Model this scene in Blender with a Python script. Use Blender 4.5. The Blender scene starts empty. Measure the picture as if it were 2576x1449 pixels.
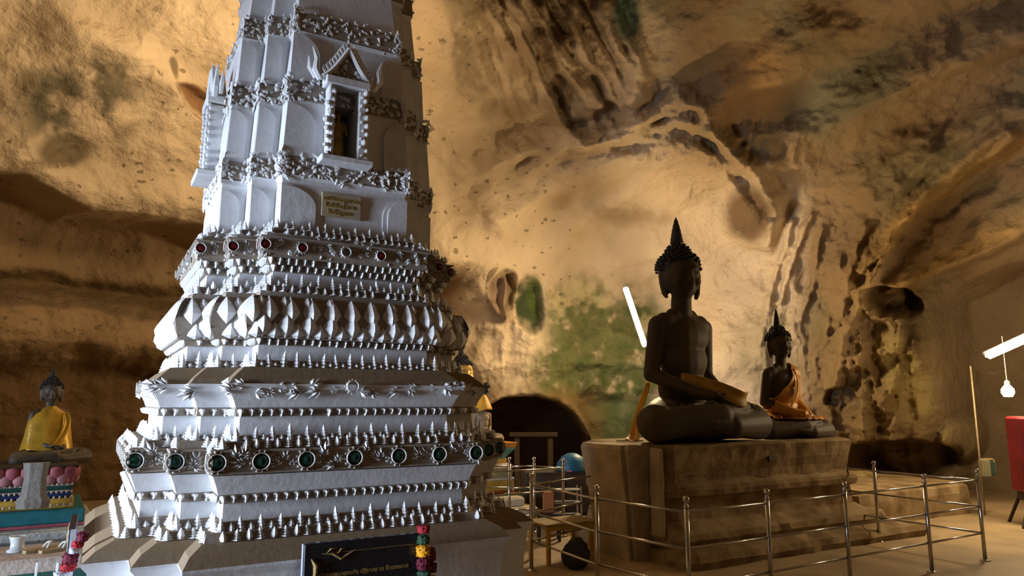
import bpy, bmesh, math, random
import numpy as np
from mathutils import Vector, Matrix, Euler
R = math.radians
random.seed(7)
SC = bpy.context.scene
COL = SC.collection
# ------------------------------------------------------------------ camera
F, PITCH, CZ = 1800.0, R(9.0), 1.65
cd = bpy.data.cameras.new('camera'); cam = bpy.data.objects.new('camera', cd); COL.objects.link(cam)
cam.location = (0, 0, CZ); cam.rotation_euler = (math.pi/2 + PITCH, 0, 0)
cd.sensor_width = 36.0; cd.lens = 36.0*F/2576.0; cd.clip_start = .05; cd.clip_end = 200
SC.camera = cam
SC.view_settings.view_transform = 'Standard'; SC.view_settings.look = 'None'
SC.view_settings.gamma = 1; SC.view_settings.use_curve_mapping = False
SC.view_settings.exposure = -.5
SC.cycles.max_bounces = 5; SC.cycles.diffuse_bounces = 3; SC.cycles.glossy_bounces = 2
SC.cycles.sample_clamp_indirect = 4
# ------------------------------------------------------------------ world, daylight from the cave mouth
W = bpy.data.worlds.new('world'); SC.world = W; W.use_nodes = True
W.node_tree.nodes['Background'].inputs[0].default_value = (.6, .62, .75, 1)
W.node_tree.nodes['Background'].inputs[1].default_value = .05
def area(name, loc, target, size, power, color, spread=180, sy=None):
    l = bpy.data.lights.new(name, 'AREA'); l.energy = power; l.color = color; l.size = size
    if sy: l.shape = 'RECTANGLE'; l.size_y = sy
    l.spread = R(spread)
    o = bpy.data.objects.new(name, l); COL.objects.link(o); o.location = loc
    d = Vector(target) - Vector(loc); o.rotation_euler = d.to_track_quat('-Z', 'Y').to_euler()
    return o
area('cave_mouth_daylight', (-7.8, -.7, 1.5), (-1.3, 4.6, 1.1), 2.4, 320, (.66, .79, 1.0), 55)
WARM = (1.0, .66, .30)
def lamp_point(name, loc, power, color=WARM, r=.12):
    l = bpy.data.lights.new(name, 'POINT'); l.energy = power; l.color = color; l.shadow_soft_size = r
    o = bpy.data.objects.new(name, l); COL.objects.link(o); o.location = loc; return o
# ------------------------------------------------------------------ pixel -> place
cP, sP = math.cos(PITCH), math.sin(PITCH)
def ray(px, py):
    a, b = px-1288.0, -(py-724.5)
    return Vector((a, F*cP - b*sP, F*sP + b*cP))
def PY(px, py, Y):
    r = ray(px, py); return Vector((0, 0, CZ)) + r*(Y/r.y)
def PZ(px, py, z):
    r = ray(px, py); return Vector((0, 0, CZ)) + r*((z-CZ)/r.z)
def project(X, Y, Z):
    z = Z-CZ; d = Y*cP + z*sP; u = -Y*sP + z*cP
    d = np.where(d > .2, d, .2)
    return 1288 + F*X/d, 724.5 - F*u/d, (Y*cP + z*sP) > .2
# ------------------------------------------------------------------ object helpers
def tag(o, label=None, cat=None, group=None, kind=None):
    if label: o['label'] = label
    if cat: o['category'] = cat
    if group: o['group'] = group
    if kind: o['kind'] = kind
    return o
def thing(name, label, cat, loc=(0, 0, 0), rz=0, group=None):
    o = bpy.data.objects.new(name, None); COL.objects.link(o); o.empty_display_size = .1
    o.location = loc; o.rotation_euler = (0, 0, rz)
    return tag(o, label, cat, group)
def link(name, me, mat=None, parent=None, smooth=False):
    o = bpy.data.objects.new(name, me); COL.objects.link(o)
    if mat is not None and not me.materials: me.materials.append(mat)
    if parent is not None: o.parent = parent
    if smooth: me.polygons.foreach_set('use_smooth', [True]*len(me.polygons))
    return o
def bm_obj(name, bm, mat=None, parent=None, smooth=False):
    me = bpy.data.meshes.new(name); bm.to_mesh(me); bm.free()
    return link(name, me, mat, parent, smooth)
def py_mesh(name, v, f):
    me = bpy.data.meshes.new(name); me.from_pydata([tuple(p) for p in v], [], f); me.update(); return me
def box(bm, c, s, rz=0, tilt=None, bev=0):
    m = Matrix.Translation(c) @ Matrix.Rotation(rz, 4, 'Z')
    if tilt is not None: m = m @ tilt
    m = m @ Matrix.Diagonal((s[0], s[1], s[2], 1))
    r = bmesh.ops.create_cube(bm, size=1, matrix=m)
    if bev:
        es = list({e for v in r['verts'] for e in v.link_edges})
        bmesh.ops.bevel(bm, geom=es, offset=bev, segments=1, affect='EDGES')
    return r
def tube(bm, pts, r, n=8, cap=True):
    pts = [Vector(p) for p in pts]; rings = []
    rr = r if isinstance(r, (list, tuple)) else [r]*len(pts)
    up = Vector((0, 0, 1)); d0 = (pts[1]-pts[0]).normalized()
    if abs(d0.z) > .95: up = Vector((1, 0, 0))
    a = d0.cross(up).normalized()
    for i, p in enumerate(pts):
        d = (pts[min(i+1, len(pts)-1)] - pts[max(i-1, 0)]).normalized()
        a = (a - d*a.dot(d)).normalized(); b = d.cross(a)
        rings.append([bm.verts.new(p + (a*math.cos(2*math.pi*k/n) + b*math.sin(2*math.pi*k/n))*rr[i]) for k in range(n)])
    for i in range(len(rings)-1):
        for k in range(n):
            bm.faces.new((rings[i][k], rings[i][(k+1) % n], rings[i+1][(k+1) % n], rings[i+1][k]))
    if cap:
        bm.faces.new(rings[0][::-1]); bm.faces.new(rings[-1])
def lathe(bm, prof, n=16, c=(0, 0, 0), sx=1, sy=1):
    rings = []
    for r, z in prof:
        rings.append([bm.verts.new((c[0]+sx*r*math.cos(2*math.pi*k/n), c[1]+sy*r*math.sin(2*math.pi*k/n), c[2]+z)) for k in range(n)])
    for i in range(len(rings)-1):
        for k in range(n):
            bm.faces.new((rings[i][k], rings[i][(k+1) % n], rings[i+1][(k+1) % n], rings[i+1][k]))
    bm.faces.new(rings[0][::-1]); bm.faces.new(rings[-1])
def ball(bm, c, r, u=10, v=8, s=(1, 1, 1)):
    m = Matrix.Translation(c) @ Matrix.Diagonal((s[0], s[1], s[2], 1))
    bmesh.ops.create_uvsphere(bm, u_segments=u, v_segments=v, radius=r, matrix=m)
# ------------------------------------------------------------------ noise (numpy)
_rng = np.random.RandomState(3); _T = _rng.rand(64, 64, 64)
def vnoise(p):
    i = np.floor(p).astype(int); f = p-i; f = f*f*(3-2*f); i = i & 63; j = (i+1) & 63
    x0, y0, z0 = i.T; x1, y1, z1 = j.T; fx, fy, fz = f.T
    a = _T[x0, y0, z0]*(1-fx)+_T[x1, y0, z0]*fx; b = _T[x0, y1, z0]*(1-fx)+_T[x1, y1, z0]*fx
    c = _T[x0, y0, z1]*(1-fx)+_T[x1, y0, z1]*fx; d = _T[x0, y1, z1]*(1-fx)+_T[x1, y1, z1]*fx
    return ((a*(1-fy)+b*fy)*(1-fz)+(c*(1-fy)+d*fy)*fz)*2-1
def fbm(p, o=4, g=.5, ridged=False):
    s = np.zeros(len(p)); a = 1.0; t = 0
    for k in range(o):
        n = vnoise(p*(2.03**k)+17.3*k)
        s += a*((1-2*np.abs(n)) if ridged else n); t += a; a *= g
    return s/t
def sstep(a, b, x):
    t = np.clip((x-a)/(b-a), 0, 1); return t*t*(3-2*t)
# ------------------------------------------------------------------ materials
def mat(name, base, rough=.8, metal=0, var=.12, scale=6, bump=.0, bscale=30, spec=.3, base2=None, vcol=False, extra=None):
    m = bpy.data.materials.new(name); m.use_nodes = True; nt = m.node_tree; N = nt.nodes; L = nt.links
    b = N['Principled BSDF']; b.inputs['Roughness'].default_value = rough; b.inputs['Metallic'].default_value = metal
    b.inputs['Specular IOR Level'].default_value = spec
    tc = N.new('ShaderNodeTexCoord'); nz = N.new('ShaderNodeTexNoise'); nz.inputs['Scale'].default_value = scale
    nz.inputs['Detail'].default_value = 6
    L.new(tc.outputs['Object'], nz.inputs['Vector'])
    ramp = N.new('ShaderNodeMix'); ramp.data_type = 'RGBA'
    c2 = base2 if base2 else tuple(max(0, c*(1-2.2*var)) for c in base)
    ramp.inputs[6].default_value = (*base, 1); ramp.inputs[7].default_value = (*c2, 1)
    mr = N.new('ShaderNodeMapRange'); mr.inputs[1].default_value = .38; mr.inputs[2].default_value = .68
    L.new(nz.outputs[0], mr.inputs[0]); L.new(mr.outputs[0], ramp.inputs[0])
    out = ramp.outputs[2]
    if vcol:
        at = N.new('ShaderNodeAttribute'); at.attribute_name = 'Col'
        mu = N.new('ShaderNodeMix'); mu.data_type = 'RGBA'; mu.blend_type = 'MULTIPLY'; mu.inputs[0].default_value = 1
        L.new(out, mu.inputs[6]); L.new(at.outputs['Color'], mu.inputs[7]); out = mu.outputs[2]
    if bump:
        n2 = N.new('ShaderNodeTexNoise'); n2.inputs['Scale'].default_value = bscale; n2.inputs['Detail'].default_value = 8
        L.new(tc.outputs['Object'], n2.inputs['Vector'])
        bp = N.new('ShaderNodeBump'); bp.inputs['Strength'].default_value = bump; bp.inputs['Distance'].default_value = .03
        L.new(n2.outputs[0], bp.inputs['Height']); L.new(bp.outputs[0], b.inputs['Normal'])
    L.new(out, b.inputs['Base Color'])
    m['_out'] = 0
    return m
def emis(name, col, s):
    m = bpy.data.materials.new(name); m.use_nodes = True; b = m.node_tree.nodes['Principled BSDF']
    b.inputs['Base Color'].default_value = (*col, 1); b.inputs['Emission Color'].default_value = (*col, 1)
    b.inputs['Emission Strength'].default_value = s; return m
# ================================================================== CAVE
def rock_mat():
    m = mat('cave_rock', (1, 1, 1), .9, var=.10, scale=.9, vcol=True, spec=.15)
    nt = m.node_tree; N = nt.nodes; L = nt.links; b = N['Principled BSDF']
    tc = N.new('ShaderNodeTexCoord')
    src = b.inputs['Base Color'].links[0].from_socket
    # dark speckles of mould, stretched sideways
    mp = N.new('ShaderNodeMapping'); mp.inputs['Scale'].default_value = (5.5, 5.5, 9)
    L.new(tc.outputs['Object'], mp.inputs[0])
    vo = N.new('ShaderNodeTexVoronoi'); vo.inputs['Scale'].default_value = 1.0; vo.inputs['Randomness'].default_value = 1
    nzw = N.new('ShaderNodeTexNoise'); nzw.inputs['Scale'].default_value = 14; nzw.inputs['Detail'].default_value = 3
    L.new(tc.outputs['Object'], nzw.inputs['Vector'])
    mx = N.new('ShaderNodeMix'); mx.data_type = 'VECTOR'; mx.inputs[0].default_value = .22
    L.new(mp.outputs[0], mx.inputs[4]); sc = N.new('ShaderNodeVectorMath'); sc.operation = 'SCALE'; sc.inputs[3].default_value = 4
    L.new(nzw.outputs[1], sc.inputs[0]); 
    ad = N.new('ShaderNodeVectorMath'); L.new(mp.outputs[0], ad.inputs[0])
    sc.inputs[3].default_value = .9; L.new(sc.outputs[0], ad.inputs[1]); L.new(ad.outputs[0], vo.inputs['Vector'])
    # spot radius varies: only some cells carry a spot
    wn = N.new('ShaderNodeSeparateColor'); L.new(vo.outputs['Color'], wn.inputs[0])
    rr = N.new('ShaderNodeMapRange'); rr.inputs[1].default_value = .35; rr.inputs[2].default_value = 1; rr.inputs[3].default_value = 0; rr.inputs[4].default_value = .30
    L.new(wn.outputs[0], rr.inputs[0])
    sub = N.new('ShaderNodeMath'); sub.operation = 'SUBTRACT'; L.new(rr.outputs[0], sub.inputs[0]); L.new(vo.outputs['Distance'], sub.inputs[1])
    mr = N.new('ShaderNodeMapRange'); mr.inputs[1].default_value = -.04; mr.inputs[2].default_value = .05; mr.inputs[4].default_value = .9
    L.new(sub.outputs[0], mr.inputs[0])
    # speckle density mask from attribute alpha-like 'spk'
    at = N.new('ShaderNodeAttribute'); at.attribute_name = 'spk'
    mu = N.new('ShaderNodeMath'); mu.operation = 'MULTIPLY'; L.new(mr.outputs[0], mu.inputs[0]); L.new(at.outputs['Fac'], mu.inputs[1])
    mc = N.new('ShaderNodeMix'); mc.data_type = 'RGBA'; mc.inputs[7].default_value = (.13, .10, .055, 1)
    L.new(mu.outputs[0], mc.inputs[0]); L.new(src, mc.inputs[6]); L.new(mc.outputs[2], b.inputs['Base Color'])
    n1 = N.new('ShaderNodeTexNoise'); n1.inputs['Scale'].default_value = 3.2; n1.inputs['Detail'].default_value = 9; n1.inputs['Roughness'].default_value = .62
    L.new(tc.outputs['Object'], n1.inputs['Vector'])
    bp = N.new('ShaderNodeBump'); bp.inputs['Strength'].default_value = .9; bp.inputs['Distance'].default_value = .16
    L.new(n1.outputs[0], bp.inputs['Height']); L.new(bp.outputs[0], b.inputs['Normal'])
    return m
ROCK = rock_mat()
OC = np.array((1.5, 4.2, 0.0)); AX = (11.0, 10.2, 8.6); KP = np.array((.4, 1.6, 1.3))
def base_R(dirs):
    lo = np.zeros(len(dirs)); hi = np.full(len(dirs), 25.0)
    for _ in range(34):
        m = (lo+hi)/2; p = KP + dirs*m[:, None] - OC
        v = np.abs(p[:, 0]/AX[0])**2.6 + np.abs(p[:, 1]/AX[1])**2.6 + np.abs(np.maximum(p[:, 2], -3)/AX[2])**2.4
        lo = np.where(v < 1, m, lo); hi = np.where(v < 1, hi, m)
    return (lo+hi)/2
def polyd(px, py, pts):
    d = np.full(px.shape, 1e9)
    for (x0, y0), (x1, y1) in zip(pts[:-1], pts[1:]):
        vx, vy = x1-x0, y1-y0; t = np.clip(((px-x0)*vx+(py-y0)*vy)/(vx*vx+vy*vy), 0, 1)
        d = np.minimum(d, np.hypot(px-x0-t*vx, py-y0-t*vy))
    return d
def ell(px, py, cx, cy, rx, ry, soft=.35, rot=0, w=0):
    c, s = math.cos(R(rot)), math.sin(R(rot)); dx, dy = px-cx, py-cy
    r = np.hypot((dx*c+dy*s)/rx, (-dx*s+dy*c)/ry) + w
    return 1-sstep(1-soft, 1+soft, r)
def build_cave():
    a1 = np.concatenate([np.linspace(-140, -47, 50)[:-1], np.linspace(-47, 46, 860), np.linspace(46, 178, 60)[1:]])
    e1 = np.concatenate([np.linspace(-16, 43, 520), np.linspace(43, 90, 42)[1:]])
    A, E = np.meshgrid(np.radians(a1), np.radians(e1)); sh = A.shape
    a, e = A.ravel(), E.ravel()
    d = np.stack([np.sin(a)*np.cos(e), np.cos(a)*np.cos(e), np.sin(e)], 1)
    Rb = base_R(d); B = KP + d*Rb[:, None]
    px, py, ok = project(B[:, 0], B[:, 1], B[:, 2])
    far = ok & (px > -900) & (px < 3500) & (py > -900) & (py < 2200)
    px = np.where(far, px, -5000.0); py = np.where(far, py, -5000.0)
    n1 = fbm(B*.35, 3); n2 = fbm(B*1.1+5, 4); n3 = fbm(B*3.1+9, 4); rg = fbm(B*.9+31, 4, ridged=True)
    wx = px + 22*n2 + 9*n3; wy = py + 22*fbm(B*1.3+50, 4) + 8*fbm(B*4+33, 3); nn = .22*n2 + .16*n3
    rg2 = fbm(B*2.3+61, 4, ridged=True)
    D = .55*n1 + .20*n2 + .07*n3                      # + = towards the hall
    # ---- left wall: overhanging lip, groove, ledge
    lipw = 1-sstep(1050, 1250, px)
    yl = np.interp(wx, [-400, 0, 90, 180, 300, 400, 480, 540, 700, 1000], [380, 430, 480, 522, 532, 545, 570, 604, 640, 660])
    D += lipw*(.62*(1-sstep(-10, 26, py-yl+.2*(wy-py))) - .75*sstep(-10, 60, py-yl+.2*(wy-py))*(1-sstep(60, 330, py-yl)))
    D += lipw*.3*np.exp(-((py-yl+40)/60)**2)
    yg = np.interp(wx, [-300, 0, 150, 300, 450, 700], [705, 712, 722, 745, 762, 770])
    g = 1-sstep(640, 900, px)
    D -= g*.42*np.exp(-((wy-yg)/26)**2)
    yk = yg+38+10*n3
    D += g*.36*sstep(-6, 14, wy-yk)*(1-sstep(60, 190, wy-yk))
    D -= g*.35*sstep(860, 960, wy)
    D += g*.03*np.sin(wy/13+3*n2+4*n1)*sstep(850, 930, wy)
    D -= .5*ell(wx, wy, 420, 985, 60, 45)
    D += .25*ell(wx, wy, 110, 270, 190, 150, .5)
    D += .32*np.exp(-(polyd(wx, wy, [(120, 60), (300, 150), (380, 215)])/55)**2)
    D -= .30*ell(wx, wy, 465, 255, 85, 24, .3, 33)
    D -= .22*np.exp(-(polyd(wx, wy, [(500, 290), (545, 330)])/9)**2)
    D += .3*ell(wx, wy, 650, 60, 260, 100, .6)
    # ---- wall right of the chedi: boundary of a hanging slab, flowstone folds
    D += .5*ell(wx, wy, 1180, 60, 150, 240, .4, -8)
    fl = ell(wx, wy, 1400, 90, 190, 250, .4, -25)
    q = wx - .55*wy
    D += fl*(.10*np.sin(q/17+.6*n1)+.07*np.sin(q/6.3+1.0*n2)+.09*rg2 + .15)
    for pts, w, h in [([(1270, 0), (1300, 110), (1350, 190), (1400, 300), (1460, 370)], 20, .35),
                      ([(1350, 0), (1370, 90), (1430, 180), (1500, 260)], 16, .3),
                      ([(1430, 0), (1440, 80), (1480, 170)], 13, .3), ([(1510, 0), (1530, 80), (1560, 150)], 16, .3),
                      ([(1590, 140), (1600, 230), (1585, 290)], 26, .35),
                      ([(1290, 385), (1400, 350), (1500, 345), (1580, 320), (1640, 275), (1700, 240), (1760, 270), (1850, 370), (1930, 430)], 20, .34),
                      ([(1330, 440), (1420, 360), (1480, 340)], 16, .22),
                      ([(1230, 420), (1340, 385), (1470, 360), (1600, 345), (1730, 350), (1850, 420)], 14, .2),
                      ([(1250, 560), (1400, 470), (1560, 405), (1700, 385), (1820, 430), (1900, 520)], 34, .3),
                      ([(1400, 640), (1500, 540), (1620, 480), (1730, 490)], 30, .16),
                      ([(1790, 320), (1860, 400), (1935, 470), (1955, 545), (1930, 620)], 16, .36),
                      ([(1180, 250), (1240, 380), (1230, 520)], 40, .25),
                      ([(1990, 560), (1965, 650), (1925, 790), (1915, 860)], 9, .34), ([(2040, 540), (2000, 640), (1960, 760)], 9, .3),
                      ([(2070, 570), (2050, 680), (2015, 800)], 10, .36), ([(2120, 640), (2105, 760), (2080, 820)], 11, .35),
                      ([(2250, 600), (2190, 720), (2130, 830), (2105, 960), (2090, 1060)], 13, .45),
                      ([(2180, 560), (2140, 700), (2110, 800)], 12, .3),
                      ([(2330, 800), (2360, 900), (2395, 1020)], 26, .4)]:
        D += h*(.62 if pts[0][0] > 1960 else 1)*np.exp(-(polyd(px+9*n2+6*n3, py+9*n3, pts)/w)**2)
    D += .45*ell(wx, wy, 1890, 545, 62, 78, .35)
    D += .16*ell(wx, wy, 1480, 390, 60, 22, .3) + .2*ell(wx, wy, 1400, 410, 60, 36, .4)
    D -= 1.0*ell(wx, wy, 1660, 640, 300, 210, .55)      # alcove behind the large statue
    D += .34*ell(px, py, 1252, 740, 28, 60, .3, 0, nn) - .5*ell(px, py, 1262, 730, 36, 48, .25, 8, nn)
    D += .20*np.exp(-(polyd(px+7*n3, py, [(1268, 705), (1262, 760), (1255, 800)])/5)**2)
    D -= .4*ell(px, py, 1335, 770, 34, 58, .3, 0, nn)
    D += .22*ell(wx, wy, 1300, 870, 150, 120, .6)*(rg+.3)
    D += .10*ell(wx, wy, 1560, 960, 130, 120, .5)*np.sin(wy/11+4*n2)
    # ---- arched opening at floor level
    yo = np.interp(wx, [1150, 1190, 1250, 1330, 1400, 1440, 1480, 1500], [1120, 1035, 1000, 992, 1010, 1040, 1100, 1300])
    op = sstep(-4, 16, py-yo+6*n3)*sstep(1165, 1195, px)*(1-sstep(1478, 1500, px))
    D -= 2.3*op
    D += .35*np.exp(-((py-yo+14)/22)**2)*sstep(1165, 1195, px)*(1-sstep(1478, 1510, px))
    # ---- right: rock pillar, holes
    D += 1.2*ell(wx, wy, 2250, 930, 150, 300, .45, -12) + .45*ell(wx, wy, 2250, 950, 190, 260, .5)*rg + .22*ell(wx, wy, 2240, 930, 170, 240, .5)*rg2
    D += .35*ell(wx, wy, 2010, 900, 110, 260, .5)*fbm(B*np.array((2.2, 2.2, .6)), 4, ridged=True)
    D -= 1.3*ell(wx, wy, 2250, 745, 70, 28, .3, 12) + .8*ell(wx, wy, 2130, 985, 45, 30, .3, 0)
    D -= 1.6*ell(wx, wy, 2275, 1150, 120, 60, .3)
    D += .9*ell(wx, wy, 2415, 1110, 42, 55, .35)
    # ---- upper right ceiling: slanting strata
    up = sstep(2050, 2300, px)
    for xs, ys, h in [([2150, 2210, 2330, 2480, 2600, 2900], [700, 640, 505, 395, 330, 200], .5),
                      ([2200, 2300, 2450, 2600, 2900], [760, 705, 650, 580, 470], .55),
                      ([2000, 2200, 2400, 2600, 2900], [330, 250, 170, 90, -20], .4)]:
        yb = np.interp(wx, xs, ys)
        D += up*h*(1-sstep(-8, 26, wy-yb))*np.exp(-np.clip((yb-wy)/170, 0, 9))
    D -= 1.3*up*sstep(0, 60, wy-np.interp(wx, [2250, 2330, 2450, 2600, 2900], [790, 730, 700, 640, 560]))*sstep(2330, 2440, px)
    s2 = sstep(1650, 1800, px)*(1-sstep(350, 600, py))
    D += s2*.14*np.sin((wx*.55+wy)/38+2*n1)
    da = polyd(px+20*n2+8*n3, py+20*n3, [(1230, 400), (1340, 370), (1470, 350), (1600, 310), (1700, 290), (1800, 340), (1880, 420), (1940, 500)])
    D += .13*np.sin(da/9.5+2.5*n1+1.5*n2)*np.exp(-(da/75)**2)*sstep(1330, 1480, px)
    d3 = polyd(px+14*n2+8*n3, py+12*n3, [(2560, 330), (2400, 450), (2280, 560), (2200, 660)])
    D += .10*np.sin(d3/10+2*n2)*np.exp(-(d3/120)**2)*sstep(2100, 2250, px)
    D += .18*rg2*ell(wx, wy, 1790, 370, 200, 120, .5) + .10*rg2*ell(wx, wy, 1300, 900, 260, 170, .6) + .14*rg2*sstep(1850, 2000, px)*sstep(350, 520, py)*(1-sstep(2380, 2450, px)) + .05*rg2*sstep(1500, 1600, px)*(1-sstep(350, 500, py))
    D += .05*rg2*g*sstep(850, 930, wy)
    inw = B - OC; inw[:, 2] *= .6; inw /= np.linalg.norm(inw, axis=1)[:, None]
    P = B - inw*D[:, None]
    P[:, 2] = np.maximum(P[:, 2], -1.0)
    # ---- rock colours, with some light and shade painted in
    C = np.tile(np.array((.62, .49, .34)), (len(a), 1)); spk = np.full(len(a), .75)
    C *= (1+.10*n1+.07*n3)[:, None]
    def paint(mask, col, k=1.0):
        nonlocal C
        m = np.clip(mask*k, 0, 1)[:, None]; C = C*(1-m)+np.array(col)*m
    nf = fbm(B*6+40, 5); nz = fbm(B*2.2+70, 4); nl = fbm(B*.6+90, 3)
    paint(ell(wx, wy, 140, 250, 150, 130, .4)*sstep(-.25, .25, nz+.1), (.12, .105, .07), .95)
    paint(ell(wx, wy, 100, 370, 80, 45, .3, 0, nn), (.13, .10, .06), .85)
    paint(ell(wx, wy, 480, 250, 85, 24, .25, 33), (.30, .15, .06), .85)
    paint(ell(wx, wy, 385, 160, 14, 26, .3), (.12, .09, .05), .8)
    paint(lipw*sstep(-20, 60, py-yl), (.36, .235, .12), .85)  # brown rock with the shade under the lip painted in
    paint(g*np.exp(-((wy-yg+4)/36)**2), (.16, .10, .04), .85)  # dark rock band, the groove's shade painted into its colour
    paint(g*sstep(840, 960, wy)*(px < 900), (.18, .105, .045), .92)  # brown rock plus painted shade at the foot of the left wall
    paint(ell(wx, wy, 1400, 100, 200, 240, .4, -25)*sstep(-.4, .3, nz), (.23, .155, .085), .9)
    paint(ell(wx, wy, 1130, 100, 120, 200, .5), (.50, .38, .24), .6)
    paint(ell(px, py, 1575, 45, 36, 60, .4, 0, nn), (.05, .10, .07), .95)
    paint(ell(px, py, 1700, 10, 90, 40, .5, 0, nn), (.14, .16, .10), .8)
    paint(ell(wx, wy, 1540, 200, 90, 120, .5), (.36, .27, .19), .6)
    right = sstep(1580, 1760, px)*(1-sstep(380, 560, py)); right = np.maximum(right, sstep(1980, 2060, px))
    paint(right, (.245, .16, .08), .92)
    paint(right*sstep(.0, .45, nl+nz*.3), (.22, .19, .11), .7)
    for xs_, ys_, w_ in (([2150, 2330, 2480, 2650], [690, 500, 400, 310], 34), ([2230, 2400, 2576, 2700], [740, 640, 560, 500], 30)):
        paint(sstep(2120, 2260, px)*np.exp(-((wy-np.interp(wx, xs_, ys_))/w_)**2), (.50, .32, .12), .75)
    paint(ell(wx, wy, 2130, 220, 170, 70, .5, -30), (.19, .19, .13), .8)
    paint(ell(wx, wy, 1930, 60, 90, 60, .5), (.26, .25, .17), .6)
    paint(ell(wx, wy, 1890, 200, 70, 150, .5, 15), (.42, .24, .09), .6)
    paint(ell(wx, wy, 1480, 540, 200, 60, .6, -12)*sstep(-.3, .3, nz), (.40, .27, .15), .45)
    paint(ell(wx, wy, 1890, 545, 58, 70, .35), (.13, .08, .04), .95)
    paint(ell(wx, wy, 1590, 545, 120, 26, .6, 4)*sstep(-.5, .2, nz), (.34, .24, .14), .7)
    paint(ell(wx, wy, 1480, 500, 120, 26, .6, -18), (.42, .31, .19), .5)
    paint(ell(wx, wy, 1290, 280, 130, 190, .4)*sstep(-.5, .3, nz), (.36, .265, .17), .75)
    paint(ell(wx, wy, 1180, 470, 60, 130, .5), (.36, .27, .18), .6)
    paint(ell(px, py, 1255, 742, 38, 62, .25, 0, nn), (.27, .185, .12), .85)
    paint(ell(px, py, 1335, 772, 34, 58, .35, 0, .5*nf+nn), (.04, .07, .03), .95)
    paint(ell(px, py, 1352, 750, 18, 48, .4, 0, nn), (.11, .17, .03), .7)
    alg = np.maximum.reduce([ell(wx, wy, 1480, 850, 110, 130, .45), ell(wx, wy, 1500, 1000, 170, 130, .4), ell(wx, wy, 1600, 900, 90, 160, .4), ell(wx, wy, 1390, 940, 60, 80, .4)])
    paint(alg*sstep(-.40, .12, .6*nz+.7*nf+.06), (.115, .13, .045), .95)
    paint(alg*sstep(.0, .4, nf), (.06, .09, .03), .6)
    paint(alg*sstep(.1, .4, -nz-.4*nf), (.33, .32, .12), .6)
    paint(ell(wx, wy, 1560, 1060, 130, 70, .4), (.10, .14, .06), .8)
    paint(ell(wx, wy, 1240, 920, 110, 90, .5)*sstep(-.2, .3, nz), (.28, .21, .11), .6)
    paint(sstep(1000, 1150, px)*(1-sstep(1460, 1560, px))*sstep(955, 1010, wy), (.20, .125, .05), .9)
    paint(ell(wx, wy, 1930, 900, 90, 130, .5)*sstep(-.3, .3, nz), (.33, .28, .17), .7)
    paint(ell(wx, wy, 2200, 960, 190, 240, .4)*sstep(-.4, .3, nz), (.30, .215, .105), .7)
    paint(ell(wx, wy, 2300, 930, 50, 120, .4, -20), (.50, .40, .17), .7)
    paint(ell(wx, wy, 2415, 1110, 40, 50, .3), (.58, .46, .18), .8)  # yellow lamplight on this rock, painted into its colour
    paint(op, (.10, .055, .025), .95)  # shade inside the opening, painted into the rock colour
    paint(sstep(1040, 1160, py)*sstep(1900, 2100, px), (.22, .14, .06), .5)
    paint(sstep(2330, 2440, px)*sstep(700, 760, py), (.36, .28, .18), .7)
    spk = np.where(px > 1450, .25, .8); spk = np.where((px > 1000) & (px <= 1450) & (py > 820), .3, spk)
    spk = spk*sstep(-.5, .1, nl+.2)
    nrow, ncol = sh
    idx = np.arange(nrow*ncol).reshape(sh)
    q4 = np.stack([idx[:-1, :-1], idx[:-1, 1:], idx[1:, 1:], idx[1:, :-1]], -1).reshape(-1, 4)
    me = bpy.data.meshes.new('wall_back')
    me.vertices.add(len(P)); me.vertices.foreach_set('co', P.ravel())
    me.loops.add(q4.size); me.loops.foreach_set('vertex_index', q4.ravel())
    me.polygons.add(len(q4)); me.polygons.foreach_set('loop_start', np.arange(0, q4.size, 4)); me.polygons.foreach_set('loop_total', np.full(len(q4), 4))
    me.update()
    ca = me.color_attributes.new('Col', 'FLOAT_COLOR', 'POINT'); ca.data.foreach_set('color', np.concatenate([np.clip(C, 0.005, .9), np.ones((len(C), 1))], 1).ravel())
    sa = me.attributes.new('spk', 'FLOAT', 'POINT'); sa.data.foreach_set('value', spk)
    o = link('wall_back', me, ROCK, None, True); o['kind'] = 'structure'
    return o
build_cave()
def build_floor():
    xs = np.linspace(-9, 13, 340); ys = np.linspace(-3, 17, 300)
    X, Y = np.meshgrid(xs, ys); p = np.stack([X.ravel(), Y.ravel(), np.zeros(X.size)], 1)
    z = .012*fbm(p*1.3, 4)+.004*fbm(p*6, 3)
    p[:, 2] = z
    n = fbm(p*.9+11, 4)
    C = np.tile(np.array((.38, .28, .165)), (len(p), 1))*(1+.2*n)[:, None]
    i = np.arange(X.size).reshape(X.shape); q = np.stack([i[:-1, :-1], i[:-1, 1:], i[1:, 1:], i[1:, :-1]], -1).reshape(-1, 4)
    me = py_mesh('floor', p, q.tolist())
    ca = me.color_attributes.new('Col', 'FLOAT_COLOR', 'POINT'); ca.data.foreach_set('color', np.concatenate([C, np.ones((len(C), 1))], 1).ravel())
    m = mat('floor_cement', (1, 1, 1), .65, var=.12, scale=2.2, bump=.35, bscale=9, vcol=True, spec=.3)
    o = link('floor', me, m, None, True); o['kind'] = 'structure'
build_floor()
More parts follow.
